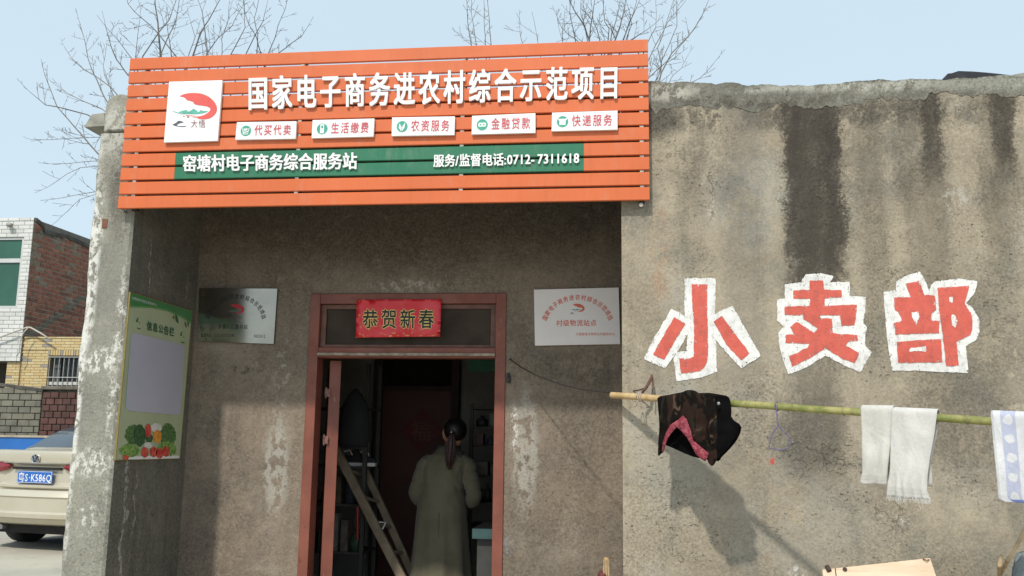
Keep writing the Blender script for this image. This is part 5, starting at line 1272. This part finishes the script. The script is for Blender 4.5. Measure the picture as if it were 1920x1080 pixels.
bs = empty('blue_barrier', 'bright blue sheet barrier standing behind the parked car', 'barrier', (P(40, 830, 12.5).x, 12.5, 0))
bb.build('blue_sheet', mat('blue_sheet_paint', (.018, .13, .42), .4, .08, 3, .05), bs)
box('top_rail', P(-60, 830, 12.5).x-2, P(120, 830, 12.5).x, 12.48, 12.55, bz+.001, bz+.03, mat('pale_rail', (.4, .34, .25), .7), bs)
# cables on the annex
def cable(pts, r_, label, Y):
    o = MB().tube([P(a, b, Y) for a, b in pts], r_, 6).build('cable', mat('white_cable', (.5, .46, .4), .6, .1, 20, 0), smooth=True); tag(o, label, 'cable')
cable([(-20, 638), (0, 632), (30, 621), (50, 614), (57, 614), (75, 624), (95, 637)], .016, 'pale cable arching from the white house over the yellow annex', 15.9)
cable([(52, 615), (44, 624), (38, 638), (36, 660), (31, 668)], .011, 'thin pale cable dropping down the corner of the white house', 15.85)
# ------------------------------------------------------------------ parked car (rear towards the street)
car = empty('parked_car', 'champagne gold saloon car parked at the left with its rear towards the viewer', 'car', (-6.71, 9.9, 0), rz=math.radians(-9)); car.scale = (1.12, 1, .97)
def cpart(nm, mb, m, parent=None, smooth=False, bevel=0):
    o = mb.build(nm, m, None, smooth, bevel); o.parent = parent or car; return o
cn = NT('champagne_paint'); 
M_CAR = cn.done(cn.mix(cn.sm(cn.noise(3, 3), .3, .7), (.54, .49, .38), (.58, .53, .42)), .34, None, Metallic=.35, Coat_Weight=.6, Coat_Roughness=.08)
M_TYRE = mat('tyre_rubber', (.02, .02, .02), .85, .1, 20, .2); M_CHR = mat('chrome', (.7, .7, .7), .15, .05, 5, 0, metal=1); M_RIM = mat('alloy', (.35, .35, .36), .35, .05, 5, 0, metal=.8)
M_GLS = mat('car_glass', (.05, .07, .09), .06, .1, 2, 0); M_TL = mat('tail_lamp_red', (.22, .012, .018), .12, .1, 5, 0); M_UND = mat('underbody_black', (.012, .012, .012), .8, .1, 8, 0)
def sec(y, hw, zb, zs, zt, topw, n=3.2):
    pts = []
    prof = [(hw*.93, zb), (hw*.985, zb+.12), (hw, (zb+zs)/2), (hw*.985, zs-.04), (hw*.95, zs), (topw, zt-.03 if zt > zs+.05 else zs+.01), (topw*.86, zt), (topw*.5, zt+.012), (0, zt+.018)]
    return [Vector((a, y, b)) for a, b in prof]+[Vector((-a, y, b)) for a, b in reversed(prof[:-1])]
stn = [(.10, .74, .34, 1.02, 1.08, .60), (.14, .80, .32, 1.04, 1.14, .62), (.22, .84, .30, 1.04, 1.165, .64), (.40, .855, .28, 1.05, 1.16, .66), (.58, .86, .25, 1.04, 1.16, .72), (.72, .865, .24, 1.03, 1.21, .76), (.98, .87, .22, 1.02, 1.345, .72), (1.25, .87, .22, 1.01, 1.455, .67), (1.6, .87, .22, 1.0, 1.515, .62), (2.2, .87, .22, .99, 1.53, .61), (2.7, .87, .22, .98, 1.44, .56), (3.1, .87, .22, .97, 1.20, .62), (3.4, .865, .24, .96, 1.0, .68), (3.9, .85, .26, .88, .93, .66), (4.25, .80, .28, .78, .84, .6), (4.42, .70, .34, .66, .70, .5)]
b = cpart('body', MB().loft([sec(*s_) for s_ in stn]), M_CAR, smooth=True)
b.data.materials.append(M_GLS)
ss = b.modifiers.new('s', 'SUBSURF'); ss.levels = 2; ss.render_levels = 2
cpart('underbody', MB().box(-.70, .70, .2, 4.2, .2, .36), M_UND)
def rearpanel(nm, prof, hw, m, wrap=.16, parent=None, lift=0):
    """prof: list of (z, y) down the rear; extruded across with plan curvature"""
    rings = []; N = 22
    for i in range(N+1):
        u = -1+2*i/N; x = hw*u; cy = wrap*abs(u)**3.2
        rings.append([Vector((x*(1-.05*max(0, abs(u)-.8)/.2), y+cy, z)) for z, y in prof]+[Vector((x, .3+cy, prof[-1][0])), Vector((x, .3+cy, prof[0][0]))])
    return cpart(nm, MB().loft(rings), m, parent, smooth=False, bevel=.006)
lid = rearpanel('boot_lid', [(1.178, .26), (1.182, .06), (1.168, .028), (1.135, .02), (1.045, .03), (1.022, .05), (1.0, .075), (.80, .070), (.775, .045), (.745, .045), (.735, .06)], .62, M_CAR, .10)
bump_ = rearpanel('bumper', [(.725, .12), (.72, .02), (.70, 0.0), (.645, -.03), (.635, -.012), (.47, -.012), (.455, -.035), (.40, -.03), (.385, .01), (.33, .05), (.31, .1)], .84, M_CAR, .20)
cpart('chrome_strip', MB().loft([[Vector((x, .020+.10*abs(x/.62)**3.2, 1.03)), Vector((x, .016+.10*abs(x/.62)**3.2, 1.042)), Vector((x, .05, 1.045)), Vector((x, .05, 1.028))] for x in [-.42+.084*i for i in range(11)]]), M_CHR)
for s_ in (-1, 1):
    rings = []
    for k, (x, z0, z1) in enumerate([(.33, .995, 1.0), (.36, .965, 1.012), (.43, .935, 1.022), (.55, .91, 1.03), (.68, .90, 1.035), (.78, .92, 1.035)]):
        cy = .10*min(1.3, x/.62)**3.2; rings.append([Vector((s_*x, .030+cy, z0)), Vector((s_*x, .018+cy, (z0+z1)/2)), Vector((s_*x, .030+cy, z1)), Vector((s_*x, .12+cy, z1)), Vector((s_*x, .12+cy, z0))])
    cpart('tail_lamp', MB().loft(rings), M_TL, smooth=False)
    wh = bpy.data.objects.new('wheel', None); link(wh, car); wh.location = (s_*.76, .92, .31)
    def ring(r_, x): return [Vector((x, r_*math.cos(k*math.pi/18), r_*math.sin(k*math.pi/18))) for k in range(36)]
    cpart('tyre', MB().loft([ring(.21, -.10), ring(.30, -.10), ring(.315, -.085), ring(.318, 0), ring(.315, .085), ring(.30, .10), ring(.21, .10)]), M_TYRE, wh, smooth=True)
    cpart('rim', MB().loft([ring(.215, .05), ring(.20, .09), ring(.19, .06), ring(.06, .045), ring(.02, .05)]), M_RIM, wh, smooth=True)
    wh2 = bpy.data.objects.new('wheel', None); link(wh2, car); wh2.location = (s_*.76, 3.55, .31)
    for nm, m in (('tyre', M_TYRE), ('rim', M_RIM)):
        src = [c for c in wh.children if c.name.startswith(nm)][0]; o = src.copy(); col.objects.link(o); o.parent = wh2
# rear window
rw = [(-.52, 1.0, 1.185), (.52, 1.0, 1.185), (.46, 1.42, 1.455), (-.46, 1.42, 1.455)]
rings = []
for i in range(7):
    t = i/6; y = .66+(1.36-.66)*t; z = 1.19+.29*math.sin(t*math.pi*.42)/math.sin(math.pi*.42); w_ = .66-.07*t
    rings.append([Vector((w_*u, y+.0, z+.022-.03*u*u)) for u in (-1, -.6, -.2, .2, .6, 1)])
cpart('rear_window', MB().loft(rings, caps=False, closed=False), M_GLS, smooth=True)
# badge: ring with a V over a W
bd = MB(); cc = Vector((0, -.004+.018, 1.085))
def cring(r_, n=24): return [cc+Vector((r_*math.cos(k*2*math.pi/n), 0, r_*math.sin(k*2*math.pi/n))) for k in range(n+1)]
bd.tube(cring(.052), .0055, 6, caps=False)
for pl in ([(-.022, .044), (0, .006), (.022, .044)], [(-.044, .018), (-.022, -.038), (0, .0), (.022, -.038), (.044, .018)]):
    bd.tube([cc+Vector((a, -.002, b)) for a, b in pl], .0055, 6)
bdo = cpart('badge', bd, M_CHR)
dk = MB().loft([[cc+Vector((.05*math.cos(k*math.pi/12), .004, .05*math.sin(k*math.pi/12))) for k in range(24)], [cc+Vector((.05*math.cos(k*math.pi/12), .012, .05*math.sin(k*math.pi/12))) for k in range(24)]])
cpart('badge_disc', dk, mat('badge_blue', (.05, .06, .09), .3), bdo)
npl = cpart('number_plate', MB().box(-.22, .22, .028, .038, .80, .94), mat('plate_blue', (.02, .13, .48), .35, .05, 5, 0), bevel=.002)
pf = MB()
for bx in ((-.215, .215, .932, .936), (-.215, .215, .804, .808), (-.215, -.211, .808, .932), (.211, .215, .808, .932)): pf.box(bx[0], bx[1], .0265, .0285, bx[2], bx[3])
cpart('plate_border', pf, mat('plate_white', (.75, .75, .75), .5), npl)
mb = MB(); q = [Vector((-.205, .0268, .925)), Vector((.205, .0268, .925)), Vector((.205, .0268, .807)), Vector((-.205, .0268, .807))]
for c, cq in cells('粤S·K586Q', q, .98): mb.add(*glyph_mesh(c, cq, FRONT, 0, .008, False, 0))
o = newobj('plate_lettering', mb.v, mb.f, mat('plate_white', (.75, .75, .75)), None); o.parent = npl
cpart('plate_recess_handle', MB().box(-.3, .3, .045, .07, .955, .985), M_UND)
cpart('exhaust_pipe', MB().tube([(-.45, .12, .27), (-.45, .5, .28)], .03, 10), M_RIM)
# ------------------------------------------------------------------ inside the shop: inner door, shelf goods, ladder
box('inner_wall_light', 0, 0, 0, 0, 0, 0, M_ROOM, None) if False else None
idr = empty('inner_door', 'dull red inner door with a diamond paper charm at the back of the dark shop', 'door', (P(782, 900, 8.2).x, 8.2, 0))
M_IDR = mat('dull_red_door', (.13, .05, .04), .6, .15, 4, .1)
x0, x1, zt2 = P(710, 725, 8.2).x, P(855, 725, 8.2).x, P(780, 725, 8.2).z
box('door_panel', x0+.04, x1-.04, 8.22, 8.26, .04, zt2-.04, M_IDR, idr)
fm = MB().box(x0-.03, x0+.04, 8.18, 8.29, .03, zt2+.3).box(x1-.04, x1+.03, 8.18, 8.29, .03, zt2+.3).box(x0+.04, x1-.04, 8.18, 8.29, zt2-.04, zt2+.01).box(x0+.04, x1-.04, 8.18, 8.29, zt2+.25, zt2+.3)
fm.build('door_frame', mat('dark_brown_wood', (.05, .03, .025), .7), idr, bevel=.004)
box('transom_panel', x0+.041, x1-.041, 8.23, 8.25, zt2+.011, zt2+.249, M_HOLE, idr)
c = P(790, 808, 8.2); dm = newobj('paper_charm', [(c.x-.20, 8.200, c.z), (c.x, 8.200, c.z-.20), (c.x+.20, 8.200, c.z), (c.x, 8.200, c.z+.20)], [(0, 1, 2, 3)], mat('faded_red_paper', (.17, .025, .025), .6), idr)
lettering('lettering', '福', [Vector((c.x+a, 8.1985, c.z+b_)) for a, b_ in ((-.10, .10), (.10, .10), (.10, -.10), (-.10, -.10))], FRONT, mat('dull_gold', (.17, .07, .035), .5), dm, .01)
for k in range(3): box('door_rail', x0+.1, x1-.1, 8.205, 8.219, .4+.5*k, .44+.5*k, M_IDR, idr)
# left shelf rack with goods and a pair of shoes
rk = empty('goods_rack', 'dark rack of shop goods inside the doorway, behind the open door leaf', 'rack', (-2.35, 7.3, .03))
M_SH = mat('dark_shelf', (.06, .055, .05), .7, .2, 6, .1)
ry0, ry1, rx0, rx1 = 7.0, 7.4, P(606, 860, 7.2).x-.35, P(700, 860, 7.2).x
for z in (.12, .5, .86, P(670, 868, 7.2).z-.02, 1.6): box('shelf', rx0, rx1, ry0, ry1, z-.015, z, M_SH, rk)
for x in (rx0, rx1-.03):
    for y in (ry0, ry1-.03): box('upright', x, x+.03, y-.001, y+.03, .03, 1.95, M_SH, rk)
r = random.Random(5); GN = ['maroon', 'green', 'blue', 'tan', 'black', 'ochre', 'pale']; NTH = ['first', 'second', 'third', 'fourth', 'fifth', 'sixth', 'seventh', 'eighth', 'ninth', 'tenth', 'eleventh', 'twelfth']; GC = [(.10, .03, .03), (.05, .09, .06), (.05, .06, .09), (.13, .11, .09), (.03, .03, .03), (.09, .07, .04), (.16, .15, .14)]
def goods(x0, x1, y, z, hmax, where, n0):
    x = x0+.02; k = n0
    while x < x1-.05:
        w_ = r.uniform(.05, .11); h_ = r.uniform(.45, 1)*hmax; c = GC[r.randrange(len(GC))]; m = mat('goods_colour_%d' % GC.index(c), c, .5, .3, 20, 0)
        if r.random() < .5:
            o = MB().box(x, x+w_, y, y+.12, z, z+h_).build('goods_box', m, None, bevel=.003); tag(o, None, 'box')
        else:
            rr_ = w_/2; o = MB().loft([[Vector((x+rr_+q*math.cos(t*math.pi/5), y+.06+q*math.sin(t*math.pi/5), z+zz)) for t in range(10)] for q, zz in ((rr_, 0), (rr_, h_*.6), (rr_*.35, h_*.8), (rr_*.35, h_))]).build('bottle', m, None, smooth=True); tag(o, None, 'bottle')
        o['label'] = '%s %s, %s from the left on %s' % (GN[GC.index(c)], o['category'], NTH[k], where); o['group'] = 'shop goods on the shelves'; x += w_+r.uniform(.008, .03); k += 1
goods(rx0+.03, rx1-.03, 7.02, .5, .3, 'the lower shelf of the left rack', 0)
goods(rx0+.03, rx1-.03, 7.02, .86, .3, 'the middle shelf of the left rack', 0)
zsh = P(670, 868, 7.2).z-.02
def shoe(px, label):
    c = P(px, 866, 7.1); c.z = zsh; e = empty('shoe', label, 'shoe', (c.x, 7.08, zsh), 'shoes on the rack'); L = .20
    so_, up_ = MB(), MB(); rs_ = []; ru_ = []
    for i in range(9):
        t = i/8; x = c.x-L/2+L*t; w_ = .036*(.75+.35*math.sin(t*3.0)); 
        rs_.append([Vector((x, 7.08-w_, zsh)), Vector((x, 7.08+w_, zsh)), Vector((x, 7.08+w_, zsh+.028)), Vector((x, 7.08-w_, zsh+.028))])
        hgt = .075-.045*t if t > .35 else .095+.01*math.sin(t*6); w2 = w_*.9
        ru_.append([Vector((x, 7.08-w2, zsh+.028)), Vector((x, 7.08+w2, zsh+.028)), Vector((x, 7.08+w2*.6, zsh+.028+hgt)), Vector((x, 7.08-w2*.6, zsh+.028+hgt))])
    so_.loft(rs_).build('sole', mat('white_sole', (.75, .73, .7), .5), e, bevel=.004); up_.loft(ru_).build('upper', mat('black_canvas', (.02, .02, .022), .8), e, bevel=.006)
    MB().tube([Vector((c.x-.02, 7.045, zsh+.11)), Vector((c.x+.03, 7.045, zsh+.125)), Vector((c.x+.05, 7.05, zsh+.085))], .005, 5).build('trim', mat('white_sole', (.75, .73, .7)), e)
shoe(652, 'left black shoe with a white sole on the dark rack'); shoe(683, 'right black shoe with a white sole on the dark rack')
hb = MB().loft([[Vector((P(664, 800, 6.75).x+q*math.cos(t*math.pi/6), 6.75+q*.6*math.sin(t*math.pi/6)+.03*noise.noise(Vector((t, zz*6, 0))), zz)) for t in range(12)] for q, zz in ((.10, 1.30), (.13, 1.36), (.12, 1.5), (.10, 1.62), (.05, 1.70), (.01, 1.74))]).build('hanging_bag', mat('black_fabric_bag', (.018, .018, .02), .85, .2, 8, .3), smooth=True); tag(hb, 'black fabric bag hanging in the dark behind the door leaf', 'bag')
ch = MB()
for i in range(13):
    p_ = P(625-i*.55, 875+i*7.2, 6.05); ch.tube([p_, p_+Vector((0, 0, -.018))], .0035 if i % 3 else .007, 5)
cho = ch.build('hanging_chain', M_STEEL); tag(cho, 'thin steel chain hanging beside the open door leaf', 'chain')
rp = MB().tube([P(670, 950, 6.9), P(670, 1012, 6.9)], .01, 6).build('red_rod', mat('red_plastic', (.3, .02, .02), .5)); tag(rp, 'short red rod standing among the goods behind the ladder', 'rod')
# right-hand shelf and teal-edged counter
rk2 = empty('goods_shelf', 'dark shelf with goods inside, right of the woman', 'shelf', (P(905, 900, 7.4).x, 7.4, .03))
sx0, sx1 = P(884, 800, 7.4).x, P(884, 800, 7.4).x+1.1
for py in (765, 800, 835, 890, 940, 985):
    z = P(900, py, 7.4).z; box('shelf', sx0, sx1, 7.3, 7.7, z-.012, z, M_SH, rk2)
for x in (sx0, sx1-.03): box('upright', x, x+.03, 7.29, 7.32, .03, P(900, 757, 7.4).z, M_SH, rk2)
for i, py in enumerate((800, 835, 890, 940)):
    goods(sx0+.02, sx0+.45, 7.34, P(900, py, 7.4).z, .14, ('the top', 'the second', 'the third', 'the fourth')[i] + ' board of the right shelf', 0)
ct = empty('counter', 'low counter with a teal edge inside the doorway, lower right', 'counter', (P(905, 1000, 6.5).x+.3, 6.6, .03))
cz = P(900, 992, 6.5).z; cx0 = P(886, 1000, 6.5).x
box('counter_top', cx0, cx0+1.3, 6.5, 7.0, cz-.03, cz, mat('grey_laminate', (.12, .12, .115), .5), ct)
box('teal_edge', cx0, cx0+1.3, 6.485, 6.499, cz-.065, cz+.003, mat('teal_trim', (.045, .10, .10), .4), ct)
box('front_panel', cx0+.03, cx0+1.3, 6.53, 6.55, .03, cz-.031, mat('pale_counter_side', (.06, .06, .056), .6), ct)
bs_ = P(895, 688, 7.6); bo = box('green_board', bs_.x-.08, bs_.x+.6, 7.6, 7.62, P(895, 697, 7.6).z, P(895, 678, 7.6).z+.1, mat('green_sign_paint', (.02, .16, .08), .5)); tag(bo, 'small dark green board high up inside the doorway, right', 'board')
# ladder -------------------------------------------------------------
ld = empty('wooden_ladder', 'weathered wooden ladder leaning to the left inside the doorway', 'ladder', (-1.3, 6.5, .03))
M_LW = mat('weathered_ladder_wood', (.27, .21, .145), .8, .2, 14, .3, 60)
def rail(a, b, w_, Ya, Yb):
    p0, p1 = P(*a, Ya), P(*b, Yb); d = (p0-p1).normalized(); foot = p1-d*((p1.z-.03)/d.z); s_ = Vector((d.z, 0, -d.x)).normalized()*w_/2; t = Vector((0, .018, 0))
    q = lambda c: [c-s_-t, c+s_-t, c+s_+t, c-s_+t]
    MB().hexa(q(foot), q(p0)).build('side_rail', M_LW, ld, bevel=.003); return p0, foot
ra = rail((630, 842), (752, 1080), .066, 6.95, 6.80); rb = rail((676, 862), (775, 1080), .055, 7.25, 7.10)
for k, t in enumerate((.12, .28, .44, .60, .76)):
    a = ra[0].lerp(ra[1], t); b = rb[0].lerp(rb[1], t)
    MB().tube([a, b], .014, 8).build('rung', M_LW, ld)
cl = P(718, 984, 6.8); MB().tube([cl+Vector((-.03, 0, .02)), cl+Vector((.02, 0, .015)), cl+Vector((.0, -.01, -.03))], .007, 6).build('clip', mat('pale_plastic_clip', (.6, .6, .6), .4)); tag(bpy.data.objects['clip'], 'small pale plastic clip hooked on the ladder rung', 'clip')
# ------------------------------------------------------------------ woman with her back to the door
HX = P(853, 830, 6.95).x; FZ = .03
pn = empty('person', 'woman in a long olive coat with a ponytail, back turned, standing in the doorway', 'person', (-1.36, 6.95, FZ))
M_SKIN = mat('skin', (.62, .33, .21), .5, .08, 20, .05); M_HAIR = mat('black_hair', (.012, .010, .010), .45, .2, 60, .3, 200); M_HAIR2 = mat('reddish_ponytail_hair', (.06, .025, .025), .4, .3, 80, .4, 220)
cw = NT('olive_wool'); pp = cw.pos()
M_COAT = cw.done(cw.mix(cw.sm(cw.noise(5, 4, .6), .3, .7), (.15, .135, .092), (.19, .172, .12)), .95, cw.bump(cw.noise(160, 4, .7), .4, .004), Sheen_Weight=.2, Specular_IOR_Level=.1)
def skinned(name, pts, edges, rad, m, parent, sub=1):
    me = bpy.data.meshes.new(name); me.from_pydata([tuple(p_) for p_ in pts], edges, []); o = bpy.data.objects.new(name, me); link(o); me.materials.append(m)
    o.modifiers.new('k', 'SKIN').use_smooth_shade = True
    for i, rr_ in enumerate(rad): me.skin_vertices[0].data[i].radius = rr_ if isinstance(rr_, tuple) else (rr_, rr_)
    me.skin_vertices[0].data[0].use_root = True
    s_ = o.modifiers.new('s', 'SUBSURF'); s_.levels = s_.render_levels = sub
    attach(o, parent); return o
bx0 = P(829, 900, 6.95).x; by0 = 6.95
J = {}; pts = []; rad = []; edges = []
def jn(n_, x, y, z, r_, par=None):
    J[n_] = len(pts); pts.append(Vector((bx0+x, by0+y, FZ+z))); rad.append(r_)
    if par: edges.append((J[par], J[n_]))
me_ = bpy.data.meshes.new('probe'); 
hx = HX-bx0
jn('pelvis', 0, 0, .82, (.14, .10)); jn('waist', 0, 0, .98, (.115, .085), 'pelvis'); jn('chest', .01, .0, 1.12, (.13, .09), 'waist'); jn('shoulder', .03, 0, 1.20, (.08, .07), 'chest')
jn('neck', .06, .01, 1.27, .045, 'shoulder'); jn('skull0', hx-.005, .0, 1.34, (.062, .068), 'neck'); jn('skull1', hx, .0, 1.41, (.070, .082), 'skull0'); jn('skull2', hx, .0, 1.46, (.045, .05), 'skull1')
for s_, nm in ((-1, 'l'), (1, 'r')):
    jn('cl'+nm, .03+s_*.13, 0, 1.17, .045, 'shoulder'); jn('el'+nm, .03+s_*.21, -.02, .93, .036, 'cl'+nm); jn('wr'+nm, .03+s_*.15, .18, .86, .024, 'el'+nm); jn('pa'+nm, .03+s_*.12, .25, .87, (.030, .014), 'wr'+nm)
    for k in range(4): jn('f%s%d' % (nm, k), .03+s_*(.10-.0*k)+(.02-.016*k)*s_, .30, .87+.012*(k-1.5), .009, 'pa'+nm); jn('g%s%d' % (nm, k), .03+s_*.085+(.02-.016*k)*s_, .335-.008*abs(k-1.5), .855+.012*(k-1.5), .007, 'f%s%d' % (nm, k))
    jn('th'+nm, .03+s_*.09, .27, .90, .009, 'wr'+nm)
    jn('hip'+nm, s_*.09, 0, .75, .085, 'pelvis'); jn('kn'+nm, s_*.10, .02, .43, .055, 'hip'+nm); jn('an'+nm, s_*.10, 0, .08, .036, 'kn'+nm); jn('toe'+nm, s_*.11, .14, .03, (.035, .022), 'an'+nm)
body = skinned('body', pts, edges, rad, M_SKIN, pn, 2)
# face details: turned left, so an ear and cheek show past the hair
hd = Vector((HX, by0, FZ+1.39))
MB().loft([[hd+Vector((-.075+.012*i, -.01+.016*math.cos(k*math.pi/5), .028*math.sin(k*math.pi/5)*(1-.2*i)-.01)) for k in range(10)] for i in range(3)]).build('ear', M_SKIN, body, smooth=True)
MB().loft([[hd+Vector((-.055+.05*math.cos(k*math.pi/6)*(1-.2*i), .012+.03*i, -.012+.06*math.sin(k*math.pi/6)*(1-.2*i))) for k in range(12)] for i in range(3)]).build('cheek', M_SKIN, body, smooth=True)
MB().loft([[hd+Vector((-.02+.010*math.cos(k*math.pi/4), .085+.012*(i % 2), -.02-.015*i+.008*math.sin(k*math.pi/4))) for k in range(8)] for i in range(3)]).build('nose', M_SKIN, body, smooth=True)
# hair cap
rings = []
for i in range(14):
    t = i/13; z = -.085+.175*t; r_ = math.sqrt(max(.02, 1-((t-.50)/.53)**2))
    rings.append([hd+Vector(((.088*r_+.003*noise.noise(Vector((k*1.1, t*6, 2))))*math.cos(k*math.pi/14)+.004, (.098*r_)*math.sin(k*math.pi/14)-.012, z+.018)) for k in range(28)])
MB().loft(rings).build('hair', M_HAIR, pn, smooth=True)
ptl = MB(); rr0 = random.Random(2)
for k in range(46):
    a = rr0.uniform(0, 6.28); q0 = hd+Vector((-.002, -.112, .0)); s_ = rr0.uniform(.3, 1)
    pts_ = [q0+Vector((.010*math.cos(a), .008*math.sin(a), 0))]
    for j in range(1, 8):
        t = j/7; pts_.append(q0+Vector((-.012*t+math.cos(a)*s_*(.012+.026*math.sin(t*2.6)), -.022*math.sin(t*2)+math.sin(a)*s_*.018, -.245*t*(.85+.3*rr0.random()*t))))
    ptl.tube(pts_, [.006, .0062, .006, .0055, .005, .0045, .0035, .0015], 4)
ptl.build('ponytail', M_HAIR2, pn, smooth=True)
MB().tube([hd+Vector((-.002+.016*math.cos(k*.7), -.114+.012*math.sin(k*.7), .0)) for k in range(10)], .006, 6).build('hair_tie', M_HAIR, pn)
MB().loft([[hd+Vector((-.006+.006*r_*math.cos(k*math.pi/5), -.132-.004*(1-r_), .002+.006*r_*math.sin(k*math.pi/5))) for k in range(10)] for r_ in (1, .8, .3)]).build('hair_bead', mat('pearl_bead', (.8, .78, .72), .2), pn, smooth=True)
# coat: torso + skirt as one lofted shell, sleeves joined on
cm = MB(); rings = []
prof = [(.30, .225, .17, .0), (.42, .215, .16, .0), (.55, .208, .155, .0), (.70, .198, .15, .0), (.82, .186, .145, .0), (.95, .165, .132, .004), (1.02, .168, .13, .01), (1.10, .182, .13, .018), (1.16, .188, .115, .025), (1.20, .168, .095, .032), (1.225, .118, .078, .04), (1.245, .072, .066, .05), (1.285, .066, .064, .058)]
def pv(z):
    for p0, p1 in zip(prof, prof[1:]):
        if p0[0] <= z <= p1[0]:
            t = (z-p0[0])/(p1[0]-p0[0]); t = t*t*(3-2*t)*.5+t*.5; return [p0[i]*(1-t)+p1[i]*t for i in (1, 2, 3)]
    return prof[-1][1:]
def crease(t, z):
    # long hanging folds in the skirt, short slanting creases at the waist and between the shoulders
    low = max(0, .9-z)/.6; mid = math.exp(-((z-.97)/.10)**2)
    f = .016*low*math.sin(t*7+2.2*noise.noise(Vector((math.cos(t)*2, z*1.5, 1))))+.020*low*noise.noise(Vector((math.cos(t)*5, math.sin(t)*5, z*1.2)))
    f += .011*mid*noise.noise(Vector((math.cos(t)*4, math.sin(t)*4, z*34+4*math.cos(t))))
    f += .010*math.exp(-((z-1.12)/.09)**2)*noise.noise(Vector((math.cos(t)*9+z*9, 3, z*12)))
    return f+.003*noise.noise(Vector((math.cos(t)*14, math.sin(t)*14, z*22)))
for j in range(90):
    z = .30+.985*j/89; a, b_, ox = pv(z)
    rings.append([Vector((bx0+ox+(a+crease(t, z))*math.cos(t), by0+(b_+crease(t, z))*math.sin(t), FZ+z)) for t in [2*math.pi*k/72 for k in range(72)]])
cm.loft(rings)
for s_ in (-1, 1):
    pl = [(.03+s_*.11, 0, 1.175, .062), (.03+s_*.165, -.005, 1.13, .066), (.03+s_*.20, -.015, 1.02, .062), (.03+s_*.225, -.03, .93, .060), (.03+s_*.205, .02, .885, .056), (.03+s_*.175, .10, .865, .05), (.03+s_*.155, .17, .86, .046)]
    q = []; rr_ = []
    for i in range(len(pl)-1):
        for j in range(9):
            t = j/9; a = Vector(pl[i][:3]).lerp(Vector(pl[i+1][:3]), t); q.append(Vector((bx0, by0, FZ))+a+Vector((.004*noise.noise(a*19), .006*noise.noise(a*23), 0))); rr_.append((pl[i][3]*(1-t)+pl[i+1][3]*t)*(1+.13*noise.noise(Vector((a.x*12, a.y*18, a.z*46)))))
    cm.tube(q, rr_, 24)
coat = cm.build('coat', M_COAT, pn, smooth=True)
MB().loft([[Vector((bx0+.045+a*math.cos(k*math.pi/12), by0-.004+b_*math.sin(k*math.pi/12), FZ+z)) for k in range(24)] for z, a, b_ in ((1.225, .118, .088), (1.235, .122, .09), (1.265, .09, .078), (1.295, .078, .072), (1.285, .07, .066))], caps=False).build('collar', mat('dark_collar', (.09, .085, .06), .95, .1, 30, .3), pn, smooth=True)
box('back_seam', bx0+.012, bx0+.016, by0-.1585, by0-.150, FZ+.32, FZ+.80, mat('dark_collar', (.09, .085, .06)), coat)
